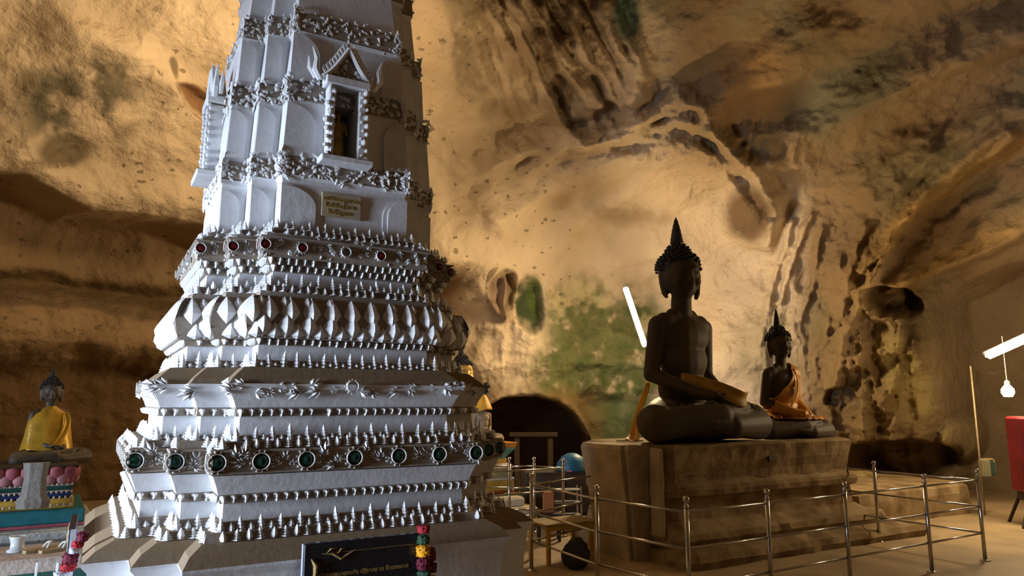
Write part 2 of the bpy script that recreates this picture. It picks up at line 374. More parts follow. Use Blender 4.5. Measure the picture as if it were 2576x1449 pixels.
# ================================================================== LAMPS
M_BULB = emis('bulb_glow', (1.0, .84, .52), 90)
M_FIX = mat('lamp_metal', (.55, .5, .42), .5, var=.05)
M_PVC = mat('pole_plastic', (.4, .32, .2), .7, var=.1, scale=8)
def tube_lamp(a, b, label, group=None, r=.028, back=(0, .05, 0), strength=60, col=(1.0, .72, .40)):
    a, b = Vector(a), Vector(b); c = (a+b)/2; back = Vector(back)
    t = thing('tube_lamp', label, 'lamp', c, 0, group)
    bm = bmesh.new(); tube(bm, [a-c, b-c], r, 12); bm_obj('tube', bm, emis('tube_glow', col, strength), t, True)
    d = (b-a).normalized()
    bm = bmesh.new(); q = d.to_track_quat('X', 'Z').to_matrix().to_4x4()
    box(bm, back*1.4, ((b-a).length+.08, .05, .05), 0, q, .008); bm_obj('fitting', bm, M_FIX, t)
    for s in (-1, 1):
        bm = bmesh.new(); box(bm, d*s*((b-a).length/2+.015)+back*.7, (.03, .07, .07), 0, q, .006); bm_obj('end_cap', bm, M_FIX, t)
    return t
KL = 1.0
lamp1 = tube_lamp(PY(1574, 726, 12.0), PY(1622, 868, 12.0), 'tilted glowing tube lamp beside the left shoulder of the large seated statue', r=.045, strength=820, col=(1, .75, .42))
tube_lamp(PY(2489, 897, 10.2), PY(2660, 820, 9.2), 'long slanting tube lamp high on the far right wall', r=.035, strength=560, back=(0, .05, .04), col=(1, .75, .42))
# lamps behind the tower, known only by their light on the rock
ll = tube_lamp(PY(655, 290, 8.0), PY(650, 110, 8.0), 'upright tube lamp with an added plate screening its right side, mounted behind the left half of the white tower', r=.03, strength=720, back=(.05, -.05, 0))
bm = bmesh.new(); box(bm, (.13, -.10, 0), (.012, .5, 1.1), R(-28), bev=.004); bm_obj('added_shade_plate', bm, M_FIX, ll)  # plate added to keep this lamp's light off the right-hand rock
tube_lamp(PY(905, 400, 10.4), PY(965, 400, 10.4), 'short tube lamp mounted behind the right half of the white tower', r=.03, strength=170, back=(0, -.07, 0))
tube_lamp(Vector((9.2, 3.4, 3.6)), Vector((9.4, 4.7, 3.6)), 'unseen fill tube added by the right hand cave wall beyond the red cabinet', r=.035, strength=12, back=(.06, 0, 0))  # weak fill light added out of view, no tube seen here
# ================================================================== WHITE CHEDI
def plaster(name, base, dust=.8, dirt=.35, scale=7, dustcol=(.25, .175, .10)):
    m = mat(name, base, .75, var=.06, scale=scale, bump=.07, bscale=30, spec=.2)
    nt = m.node_tree; N = nt.nodes; L = nt.links; b = N['Principled BSDF']
    src = b.inputs['Base Color'].links[0].from_socket
    ge = N.new('ShaderNodeNewGeometry'); sx = N.new('ShaderNodeSeparateXYZ'); L.new(ge.outputs['True Normal'], sx.inputs[0])
    tc = N.new('ShaderNodeTexCoord'); nz = N.new('ShaderNodeTexNoise'); nz.inputs['Scale'].default_value = 5; nz.inputs['Detail'].default_value = 7
    L.new(tc.outputs['Object'], nz.inputs['Vector'])
    a = N.new('ShaderNodeMapRange'); a.inputs[1].default_value = .25; a.inputs[2].default_value = .75; a.inputs[4].default_value = dust
    L.new(sx.outputs[2], a.inputs[0])
    c = N.new('ShaderNodeMapRange'); c.inputs[1].default_value = .52; c.inputs[2].default_value = .72; c.inputs[4].default_value = dirt
    L.new(nz.outputs[0], c.inputs[0])
    mxm = N.new('ShaderNodeMath'); mxm.operation = 'MAXIMUM'; L.new(a.outputs[0], mxm.inputs[0]); L.new(c.outputs[0], mxm.inputs[1])
    mc = N.new('ShaderNodeMix'); mc.data_type = 'RGBA'; mc.inputs[7].default_value = (*dustcol, 1)
    L.new(mxm.outputs[0], mc.inputs[0]); L.new(src, mc.inputs[6]); L.new(mc.outputs[2], b.inputs['Base Color'])
    return m
M_WHITE = plaster('white_paint', (.74, .74, .75), dirt=.14)
M_DIRTY = plaster('dusty_stucco', (.34, .285, .23), dust=.9, dirt=.75, scale=12)
M_ROOFD = plaster('dusty_roof', (.27, .215, .16), dust=.9, dirt=.8, scale=5)
M_ORN = plaster('stucco_ornament', (.76, .76, .76), dust=.4, dirt=.3)
M_FRAME = plaster('frame_stucco', (.52, .49, .45), dust=.6, dirt=.5)
M_RED = mat('red_glass', (.16, .006, .012), .15, var=.1, spec=.6)
M_GREEN = mat('green_glass', (.008, .055, .04), .15, var=.1, spec=.6)
M_GOLD = mat('gold_leaf', (.72, .48, .10), .45, metal=.1, var=.25, scale=14, base2=(.25, .13, .03))
CC = Vector((-1.34, 4.78, 0)); TH = R(30)
chedi = thing('chedi', 'tall white tiered stucco chedi with a niche tower and green and red roundels', 'chedi', CC, TH)
def tstep(z): return max(.07, .17-.0155*(z-1.17))
def solve(px, py):
    r3 = ray(px, py); r = r3.x/r3.y; z = 1.5
    for _ in range(30):
        t = tstep(z); H = (-1.34+1.732*t - r*(4.78+t))/(.366-1.366*r)
        Y = 4.78-1.366*H+t; z = CZ + r3.z/r3.y*Y
    return H, z, t
def PF(px, py, H):                       # pixel -> (x, z) on the front plane at distance H from the axis
    n = Vector((math.sin(TH), -math.cos(TH), 0)); r3 = ray(px, py); o = Vector((0, 0, CZ))
    k = (CC + n*H - o).dot(n)/r3.dot(n); p = o + r3*k - CC
    return p.x*math.cos(TH)+p.y*math.sin(TH), p.z
def outline(H, t):
    a, b = H-2*t, H-t; q = [(a, -H), (a, -b), (b, -b), (b, -a), (H, -a)]; out = []
    for k in range(4):
        c, s = [(1, 0), (0, 1), (-1, 0), (0, -1)][k]
        out += [(x*c-y*s, x*s+y*c) for x, y in q]
    return out
def edges(H, t):
    o = outline(H, t); n = len(o)
    return [(o[i], o[(i+1) % n]) for i in range(n)]
def section(name, lv, m, hole=None, skip=False, sub=1):
    """lv: list of (H, z, t) from bottom to top -> one closed prism"""
    bm = bmesh.new(); rings = [[bm.verts.new((x, y, z)) for x, y in outline(H, t)] for H, z, t in lv]
    n = 20
    for i in range(len(rings)-1):
        for k in range(n):
            q = (rings[i][k], rings[i][(k+1) % n], rings[i+1][(k+1) % n], rings[i+1][k])
            if hole and k == n-1:        # front main face: from (-a,-H) to (a,-H)
                continue
            bm.faces.new(q)
    bm.faces.new(rings[0][::-1]); bm.faces.new(rings[-1])
    if hole:
        x0, x1, z0, z1, dep = hole
        (H0, zb, t0), (H1, zt, t1) = lv[0], lv[-1]
        def yp(z): return -(H0+(H1-H0)*(z-zb)/(zt-zb))
        A = rings[0][n-1], rings[0][0], rings[-1][0], rings[-1][n-1]
        Bq = [bm.verts.new((x, yp(z), z)) for x, z in ((x0, z0), (x1, z0), (x1, z1), (x0, z1))]
        Cq = [bm.verts.new((x, yp(z)+dep, z)) for x, z in ((x0, z0), (x1, z0), (x1, z1), (x0, z1))]
        for i in range(4):
            j = (i+1) % 4
            bm.faces.new((A[i], A[j], Bq[j], Bq[i])); bm.faces.new((Bq[i], Bq[j], Cq[j], Cq[i]))
        bm.faces.new(Cq)
    return bm_obj(name, bm, m, chedi)
def S(*pts, tfix=True):
    lv = [solve(*p) for p in pts]; t = sum(l[2] for l in lv)/len(lv)
    lv = [(H, z, t if tfix else tt) for H, z, tt in lv]
    out = []
    for l in lv:
        if out and l[1] <= out[-1][1]: l = (l[0], out[-1][1]+.003, l[2])
        out.append(l)
    return out
LV = {}
def sec(key, name, pts, m=None, extend=0):
    lv = S(*pts)
    if extend: lv = [(lv[0][0], lv[0][1]-extend, lv[0][2])] + lv
    LV[key] = lv; return section(name, lv, m or M_WHITE)
b0 = S((500, 1500), (488, 1452), (474, 1436), (474, 1428))
b0 = [(h+.075, z, t+.02) for h, z, t in b0]; Hb = b0[1][0]; LV['base'] = b0
section('base_block', [(Hb-.02, 0, b0[0][2]), (Hb-.02, b0[0][1]-.1, b0[0][2])] + b0[1:], M_WHITE)
sl = S((476, 1428), (488, 1398), (506, 1372)); LV['slope'] = sl
section('sloping_ledge', [(sl[0][0]+.075, sl[0][1]-.004, sl[0][2]+.02), (sl[0][0]+.075, sl[0][1], sl[0][2]+.02), (sl[1][0]+.045, sl[1][1], sl[1][2]+.01), sl[2]], M_ROOFD)
sec('p1', 'base_moulding', [(513, 1372), (518, 1346)], M_DIRTY, .004)
sec('p2', 'base_moulding', [(541, 1346), (545, 1316)], M_DIRTY, .004)
sec('d1', 'dado', [(559, 1318), (561, 1268)], None, .004)
sec('b1', 'bead_moulding', [(553, 1268), (550, 1246)], M_DIRTY)
sec('f1', 'flaring_cornice', [(549, 1246), (545, 1228), (535, 1199)])
sec('fr1', 'frieze', [(530, 1197), (532, 1190), (534, 1188), (534, 1142), (530, 1140), (531, 1134)], M_DIRTY)
sec('pA', 'upper_moulding', [(549, 1136), (550, 1113)], M_DIRTY)
sec('pB', 'upper_moulding', [(582, 1116), (584, 1097)], M_DIRTY)
sec('d2', 'dado', [(601, 1100), (603, 1048)])
sec('b2', 'bead_moulding', [(593, 1048), (595, 1027)], M_DIRTY)
sec('f2', 'flaring_cornice', [(594, 1026), (590, 1010), (583, 994), (573, 976), (572, 964)])
sec('roof', 'sloping_roof', [(576, 965), (586, 950), (600, 936), (615, 922)], M_ROOFD, .003)
sec('pC', 'upper_moulding', [(630, 923), (632, 905)], M_DIRTY, .01)
sec('d3', 'dado', [(648, 908), (650, 866)])
sec('b3', 'bead_moulding', [(643, 866), (645, 848)], M_DIRTY)
sec('bulge', 'lotus_bulge', [(630, 848), (624, 830), (621, 812), (620, 800), (622, 786), (627, 768), (633, 753), (640, 741)], M_DIRTY)
sec('pD', 'upper_moulding', [(655, 741), (657, 727)], M_DIRTY, .004)
sec('pD2', 'upper_moulding', [(668, 727), (670, 713)], M_DIRTY, .004)
sec('d4', 'dado', [(684, 715), (686, 681)], None, .004)
sec('b4', 'bead_moulding', [(680, 681), (681, 663)], M_DIRTY)
sec('b5', 'bead_moulding', [(674, 663), (674, 643)], M_DIRTY)
sec('fr2', 'frieze', [(662, 643), (663, 636), (662, 596), (657, 592), (657, 589)], M_DIRTY)
sec('pE', 'upper_moulding', [(672, 590), (674, 580)], M_DIRTY, .004)
sec('pE2', 'upper_moulding', [(687, 581), (689, 569)], M_DIRTY, .004)
sec('t1', 'tower_storey', [(705, 578), (706, 520), (708, 470), (710, 455), (709, 444), (704, 434)])
sec('o1', 'ornament_course', [(706, 433), (709, 388)], M_DIRTY)
lt2 = S((712, 389), (722, 243)); LV['t2'] = lt2
Hm = (lt2[0][0]+lt2[1][0])/2
nx0, nz0 = PF(830, 398, Hm); nx1, nz1 = PF(894, 240, Hm)
section('tower_storey', lt2, M_WHITE, hole=(nx0, nx1, lt2[0][1]+.015, nz1, .20))
sec('o2', 'ornament_course', [(720, 243), (722, 236), (724, 198)], M_DIRTY)
sec('t3', 'tower_storey', [(731, 198), (742, 85), (738, 72)])
sec('o3', 'ornament_course', [(740, 72), (742, 26)], M_DIRTY)
sec('t4', 'tower_storey', [(752, 28), (762, -80), (758, -92)])
sec('o4', 'ornament_course', [(760, -92), (762, -135)], M_DIRTY)
sec('t5', 'tower_storey', [(774, -135), (786, -260)])
H5, z5, _ = LV['t5'][-1]
bm = bmesh.new(); lathe(bm, [(H5*.95, 0), (H5*.9, .2), (H5*.7, .42), (H5*.45, .55), (.1, .62), (.03, 1.0), (.0, 1.3)], 16, (0, 0, z5))
bm_obj('rounded_cap', bm, M_WHITE, chedi, True)
for k, v in LV.items(): print(k, ['%.3f@%.3f' % (h, z) for h, z, t in v])
# ---- little repeated pieces --------------------------------------------------
def leaf_mesh(name, lv, lean=.0):
    bm = bmesh.new(); rings = []
    for z, w, d in lv:
        rings.append([bm.verts.new(p) for p in ((-w/2, 0, z), (0, -d, z), (w/2, 0, z), (0, d*.4, z))])
    for i in range(len(rings)-1):
        for k in range(4): bm.faces.new((rings[i][k], rings[i][(k+1) % 4], rings[i+1][(k+1) % 4], rings[i+1][k]))
    bm.faces.new(rings[0][::-1]); bm.faces.new(rings[-1])
    me = bpy.data.meshes.new(name); bm.to_mesh(me); bm.free(); me.materials.append(M_ORN); return me
ME_FIN = leaf_mesh('leaf_finial', [(0, 1.0, .28), (.10, .98, .36), (.19, .58, .2), (.30, .84, .32), (.43, .44, .16), (.50, .62, .26), (.64, .30, .12), (.70, .38, .16), (1, .04, .03)])
ME_FIN2 = leaf_mesh('leaf_finial', [(0, .85, .2), (.3, 1.0, .3), (.55, .7, .25), (.7, .5, .2), (1, .04, .03)])
ME_PEN = leaf_mesh('hanging_leaf', [(-1, .10, .08), (-.72, .55, .3), (-.5, .62, .28), (-.42, .95, .38), (-.15, 1.0, .34), (0, .7, .12)])
cand = {'leaf_finial': [], 'hanging_leaf': []}
CAM_L = Matrix.Rotation(-TH, 3, 'Z') @ (Vector((0, 0, CZ)) - CC)
def rows(kind, H, z, t, pitch, w, h, alt=None, me=None, drop=0, out=.0):
    for (x0, y0), (x1, y1) in edges(H, t):
        e = Vector((x1-x0, y1-y0)); Ln = e.length; e.normalize(); nrm = Vector((e.y, -e.x))
        if nrm.y > .5: continue                       # back faces are not built
        n = max(1, round(Ln/pitch)) if Ln > pitch*.6 else 1
        for i in range(n):
            if random.random() < drop: continue
            s = (i+.5)/n*Ln + random.uniform(-.06, .06)*pitch
            big = (i % 2 == 0) if alt else True
            p = Vector((x0, y0)) + e*s + nrm*out
            hh = (h if big else h*alt)*random.uniform(.86, 1.1)
            vis = nrm.dot(Vector((CAM_L.x-p.x, CAM_L.y-p.y)))
            cand[kind].append((vis, (p.x, p.y, z), math.atan2(e.y, e.x), w*(1 if big else .72)*random.uniform(.9, 1.08), hh, me if me else (ME_FIN if big else ME_FIN2), random.uniform(-.12, .12)))
def row_on(kind, key, **k):
    H, z, t = LV[key][-1]; rows(kind, H-.012, z-k.pop('dz', 0), t, **k)
def px_h(key, n): return n*.0021
for key, H_, alt, pitch in (('p1', .050, .94, .056), ('p2', .078, .5, .047), ('pA', .048, .92, .052), ('pB', .074, .48, .045),
                            ('pC', .080, .42, .037), ('pD', .046, .9, .046), ('pD2', .072, .6, .044), ('pE', .040, .8, .044), ('pE2', .055, .65, .044)):
    H, z, t = LV[key][-1]; dz = LV[key][-1][1]-LV[key][0][1]
    front = key in ('p1', 'p2', 'pA', 'pB', 'pC')
    rows('leaf_finial', H+.004, z-(dz-.012 if front else .008), t, pitch, .054 if front else .046, H_*(1.06 if front else 1.0), alt=alt, drop=.04)
for key in ('b1', 'b2', 'b3', 'b4', 'b5'):
    H, z, t = LV[key][-1]; dz = LV[key][-1][1]-LV[key][0][1]
    rows('hanging_leaf', H+.006, z-.004, t, .050 if key in ('b1', 'b2') else .047, .032, min(dz*.9, .045), me=ME_PEN, drop=.03)
for kind, L_ in cand.items():
    L_.sort(key=lambda c: -c[0] if c[0] < .05 else -10+ (c[1][0]-CAM_L.x)**2*0)
    L_.sort(key=lambda c: 0 if c[0] > .02 else 1)
    seen = [c for c in L_ if c[0] > .02]
    front = sorted(seen, key=lambda c: (Vector(c[1])-CAM_L).length)
    keep, rest = front[:290], front[290:] + [c for c in L_ if c[0] <= .02]
    for vis, p, a, w, h, me, ln in keep:
        o = bpy.data.objects.new(kind, me); COL.objects.link(o); o.parent = chedi
        o.location = p; o.rotation_euler = (0, ln, a); o.scale = (w, .075, h)
    if rest:
        V, Fc = [], []
        for vis, p, a, w, h, me, ln in rest:
            M = Matrix.Translation(p) @ Euler((0, ln, a)).to_matrix().to_4x4() @ Matrix.Diagonal((w, .075, h, 1)); b0_ = len(V)
            V += [M @ v.co for v in me.vertices]; Fc += [[i+b0_ for i in f.vertices] for f in me.polygons]
        o = link(kind+'_rows', py_mesh(kind, V, Fc), M_ORN, chedi); o['kind'] = 'stuff'
# ---- roundels ----------------------------------------------------------------
def roundel_meshes(r, m):
    bm = bmesh.new(); lathe(bm, [(r*.98, 0), (r*.98, .012), (r*.6, .022), (0.001, .026)], 20)
    a = bpy.data.meshes.new('glass_roundel'); bm.to_mesh(a); bm.free(); a.materials.append(m)
    bm = bmesh.new()
    prof = [(r*1.0, 0), (r*1.0, .022), (r*1.12, .026), (r*1.2, .0)]
    rings = [[bm.verts.new((q*math.cos(2*math.pi*k/20), q*math.sin(2*math.pi*k/20), z)) for k in range(20)] for q, z in prof]
    for i in range(3):
        for k in range(20): bm.faces.new((rings[i][k], rings[i][(k+1) % 20], rings[i+1][(k+1) % 20], rings[i+1][k]))
    for k in range(12):
        t_ = 2*math.pi*k/12; ball(bm, (math.cos(t_)*r*1.36, math.sin(t_)*r*1.36, .008), r*.19*random.uniform(.6, 1.2), 6, 4, (1, 1, .9))
    b = bpy.data.meshes.new('roundel_frame'); bm.to_mesh(b); bm.free(); b.materials.append(M_FRAME)
    return a, b
def put(me, name, x, y, z, ang, sc=1, tilt=0):
    o = bpy.data.objects.new(name, me); COL.objects.link(o); o.parent = chedi
    o.location = (x, y, z); o.rotation_euler = Euler((math.pi/2, tilt, ang)) if False else (Matrix.Rotation(ang, 3, 'Z') @ Matrix.Rotation(math.pi/2, 3, 'X') @ Matrix.Rotation(tilt, 3, 'Z')).to_euler()
    o.scale = (sc,)*3; return o
lm = bmesh.new()                              # an acanthus-like scroll leaf, lying in XY, raised along Z
for a_, ln in ((-.9, .55), (-.45, .8), (0, 1.0), (.45, .8), (.9, .55)):
    d = Vector((math.sin(a_), math.cos(a_), 0)); s_ = Vector((d.y, -d.x, 0)); o_ = Vector((0, 0, .0))
    v = [lm.verts.new(q) for q in (o_, d*ln*.55+s_*.13, d*ln, d*ln*.55-s_*.13, d*ln*.5+Vector((0, 0, .32)))]
    for i in range(4): lm.faces.new((v[i], v[(i+1) % 4], v[4]))
ME_SCROLL = bpy.data.meshes.new('scroll_leaf'); lm.to_mesh(ME_SCROLL); lm.free(); ME_SCROLL.materials.append(M_ORN)
def frieze(key, m, main, steps, r, nleaf, rl):
    lv = LV[key]; z = (lv[1][1]+lv[-2][1])/2; H = lv[2][0]; t = lv[0][2]; hh = lv[-2][1]-lv[1][1]
    g, fr = roundel_meshes(r, m)
    for (x0, y0), (x1, y1) in edges(H, t):
        e = Vector((x1-x0, y1-y0)); Ln = e.length; e.normalize(); nrm = Vector((e.y, -e.x)); ang = math.atan2(e.y, e.x)
        if nrm.y > .5: continue
        if Ln > .4: ss = [q*Ln for q in main]
        elif (nrm.y < -.5 and x0 < 0) or (nrm.x < -.5 and y0 > 0): ss = [steps*Ln]
        else: ss = [(1-steps)*Ln]
        for i, s in enumerate(ss):
            p = Vector((x0, y0)) + e*s + nrm*.002
            miss = key == 'fr2' and Ln > .4 and i in (2, 4)
            if not (key == 'fr2' and i == 4): put(fr, 'roundel_frame', p.x, p.y, z, ang, 1, random.random())
            if not miss: put(g, 'glass_roundel', p.x, p.y, z, ang)
        if Ln > .4: gaps = [(a+b)/2*Ln for a, b in zip(main[:-1], main[1:])] + [Ln*.97]
        else: gaps = [Ln*.62] if Ln > .1 else []
        for s in gaps:
            for q in range(nleaf):
                sx = s + random.uniform(-.42, .42)*(main[1]-main[0])*Ln*.62; zz = z + random.uniform(-.33, .33)*hh
                p = Vector((x0, y0)) + e*min(max(sx, .02), Ln-.02) + nrm*.002
                put(ME_SCROLL, 'scroll_leaf', p.x, p.y, zz, ang, rl*random.uniform(.7, 1.2), random.uniform(-2.2, 2.2))
frieze('fr1', M_GREEN, [.012, .155, .31, .485, .657, .825, .985], .1, .037, 5, .066)
frieze('fr2', M_RED, [.01, .215, .47, .685, .97], .1, .025, 5, .036)
# half-fallen leaf scrolls along the roof eave
lv = LV['f2'][-1]
for (x0, y0), (x1, y1) in edges(lv[0], lv[2]):
    e = Vector((x1-x0, y1-y0)); Ln = e.length; e.normalize(); nrm = Vector((e.y, -e.x)); ang = math.atan2(e.y, e.x)
    if nrm.y > .5: continue
    for i in range(int(Ln/.055)):
        if random.random() < .3: continue
        p = Vector((x0, y0)) + e*(i+.5)*.055 - nrm*.015
        o = put(ME_SCROLL, 'eave_leaf', p.x, p.y, lv[1]-random.uniform(.0, .05), ang, .085*random.uniform(.6, 1.25), random.uniform(1.2, 2.0)*random.choice((-1, 1)))
    if Ln > .4:
        g, fr = roundel_meshes(.028, M_DIRTY); put(fr, 'roundel_frame', x0+e.x*Ln*.48+nrm.x*.01, y0+e.y*Ln*.48+nrm.y*.01, lv[1]-.01, ang)
# ---- lotus petals on the bulge ----------------------------------------------
BL = LV['bulge']
def bH(z):
    return float(np.interp(z, [l[1] for l in BL], [l[0] for l in BL]))
zb0, zb1 = BL[0][1], BL[-1][1]; zh = zb1-zb0
def petal_mesh(f0, f1, fw, w, lift, up):
    """keeled petal from height fraction f0 to f1, widest at fw; local y=0 is the edge plane at H(z of f0)"""
    z0, z1, zw = zb0+f0*zh, zb0+f1*zh, zb0+fw*zh
    def Pp(x, z, l=0): return (x, -(bH(z)-bH(z0))-l, z-z0)
    bm = bmesh.new(); n = 5; Lf, Rt, Kl = [], [], []
    for i in range(n+1):
        z = z0+(z1-z0)*i/n; k = (z-z0)/(zw-z0) if z < zw else (z1-z)/(z1-zw); k = max(0, k)**.8
        Lf.append(bm.verts.new(Pp(-w*k-.0005, z, .003))); Rt.append(bm.verts.new(Pp(w*k+.0005, z, .003)))
        Kl.append(bm.verts.new(Pp(0, z, .004+lift*(.25+.75*k))))
    for i in range(n):
        bm.faces.new((Lf[i], Kl[i], Kl[i+1], Lf[i+1])); bm.faces.new((Kl[i], Rt[i], Rt[i+1], Kl[i+1]))
    me = bpy.data.meshes.new('lotus_petal'); bm.to_mesh(me); bm.free(); me.materials.append(M_WHITE if False else M_ORN); return me, z0
PT = [(petal_mesh(.34, 1.0, .62, .052, .040, 0), 0, .118), (petal_mesh(.70, 1.0, .86, .026, .024, 0), .5, .118),
      (petal_mesh(.02, .60, .24, .055, .040, 1), .5, .118), (petal_mesh(-.0, .36, .08, .045, .030, 1), 0, .118)]
cnt = 0; prest = []
for (me, z0), off, pitch in PT:
    for (x0, y0), (x1, y1) in edges(bH(z0), BL[0][2]):
        e = Vector((x1-x0, y1-y0)); Ln = e.length; e.normalize(); nrm = Vector((e.y, -e.x)); ang = math.atan2(e.y, e.x)
        if nrm.y > .5: continue
        n = max(1, round(Ln/pitch))
        for i in range(n+(1 if off == 0 and Ln > .4 else 0)):
            s = (i+off)/n*Ln if Ln > .4 else (.5 if off == 0 else .9)*Ln
            if not 0.0 <= s <= Ln: continue
            s = min(max(s, .03), Ln-.03) if Ln > .1 else s
            o = bpy.data.objects.new('lotus_petal', me); COL.objects.link(o); o.parent = chedi
            o.location = (x0+e.x*s, y0+e.y*s, z0); o.rotation_euler = (0, 0, ang)
# ---- lumpy stucco ornament of the tower courses (nobody could count it) -------
def stucco_band(key, n, size, name='stucco_scrollwork'):
    lv = LV[key]; za, zb = lv[0][1], lv[-1][1]; V, Fc = [], []
    for (x0, y0), (x1, y1) in edges(lv[0][0], lv[0][2]):
        e = Vector((x1-x0, y1-y0)); Ln = e.length; e.normalize(); nrm = Vector((e.y, -e.x)); ang = math.atan2(e.y, e.x)
        if nrm.y > .5: continue
        for i in range(int(n*Ln)):
            s = random.uniform(0, Ln); z = random.uniform(za-.01, zb+.025)
            if random.random() < .4: s = random.choice((random.uniform(0, .03), Ln-random.uniform(0, .03)))
            k = size*random.uniform(.5, 1.3); me = random.choice((ME_FIN2, ME_PEN, ME_FIN))
            M = Matrix.Translation((x0+e.x*s, y0+e.y*s, z)) @ Matrix.Rotation(ang, 4, 'Z') @ Matrix.Rotation(random.uniform(-1.6, 1.6), 4, 'Y') @ Matrix.Diagonal((k, k*.9, k*1.3, 1)); b0_ = len(V)
            V += [M @ v.co for v in me.vertices]; Fc += [[q+b0_ for q in f.vertices] for f in me.polygons]
    o = link(name, py_mesh(name, V, Fc), M_ORN, chedi); o['kind'] = 'stuff'
stucco_band('o1', 260, .026); stucco_band('o2', 230, .024); stucco_band('o3', 230, .022); stucco_band('o4', 90, .026)
stucco_band('fr2', 60, .014)
# ---- arched relief panels on the tower faces ---------------------------------
def arch_panel(key, x0, x1, marg, m, edge_i, bulge=.012, z0f=.03, z1f=.93):
    lv = LV[key]; za = lv[0][1]; zb = lv[-1][1]; zs = za+(zb-za)*z0f; ze = za+(zb-za)*z1f
    ed = edges(lv[0][0], lv[0][2])[edge_i]; ed2 = edges(lv[-1][0] if key != 't1' else lv[1][0], lv[-1][2])[edge_i]
    bm = bmesh.new()
    def pt(s, z, o):
        k = (z-za)/(zb-za); a0 = Vector(ed[0]).lerp(Vector(ed2[0]), k); a1 = Vector(ed[1]).lerp(Vector(ed2[1]), k)
        e = (a1-a0).normalized(); n_ = Vector((e.y, -e.x)); p = a0+(a1-a0)*s+n_*o
        return (p.x, p.y, z)
    w = x1-x0; pts = [(x0, zs), (x1, zs)]; n = 8; L_ = (Vector(ed[1])-Vector(ed[0])).length; rr = w*L_*.9
    if rr > (ze-zs)*.45: rr = (ze-zs)*.45
    if marg == 'r':
        pts += [(x1-w*.9*(1-math.cos(R(90)*i/n)), ze-rr+rr*math.sin(R(90)*i/n)) for i in range(n+1)] + [(x0, ze)]
    else:
        pts += [(x1, ze)] + [(x0+w*.9*(1-math.cos(R(90)*(n-i)/n)), ze-rr+rr*math.sin(R(90)*(n-i)/n)) for i in range(n+1)]
    a = [bm.verts.new(pt(s, z, bulge)) for s, z in pts]; b = [bm.verts.new(pt(s, z, -.003)) for s, z in pts]
    bm.faces.new(a)
    for i in range(len(a)): bm.faces.new((a[i], b[i], b[(i+1) % len(a)], a[(i+1) % len(a)]))
    return bm_obj('arched_panel', bm, m, chedi)
for key, ov in (('t1', .8), ('t2', .9), ('t3', .92)):
    # front main edge = 19; the two step faces to its left run over edges 15 and 17
    arch_panel(key, .0, .24 if key != 't1' else .26, 'r', M_WHITE, 19, .014, .01, ov)
    arch_panel(key, .80 if key != 't1' else .84, 1.0, 'l', M_WHITE, 19, .014, .01, ov)
    if key == 't1': arch_panel(key, .0, .30, 'r', M_WHITE, 19, .007, .01, ov+.03); arch_panel(key, .80, 1.0, 'l', M_WHITE, 19, .007, .01, ov+.03)
    for ei in (15, 17): arch_panel(key, .02, .74, 'r', M_WHITE, ei, .014, .02, ov)
    for ei in (1, 3): arch_panel(key, .2, .98, 'l', M_WHITE, ei, .014, .02, ov)
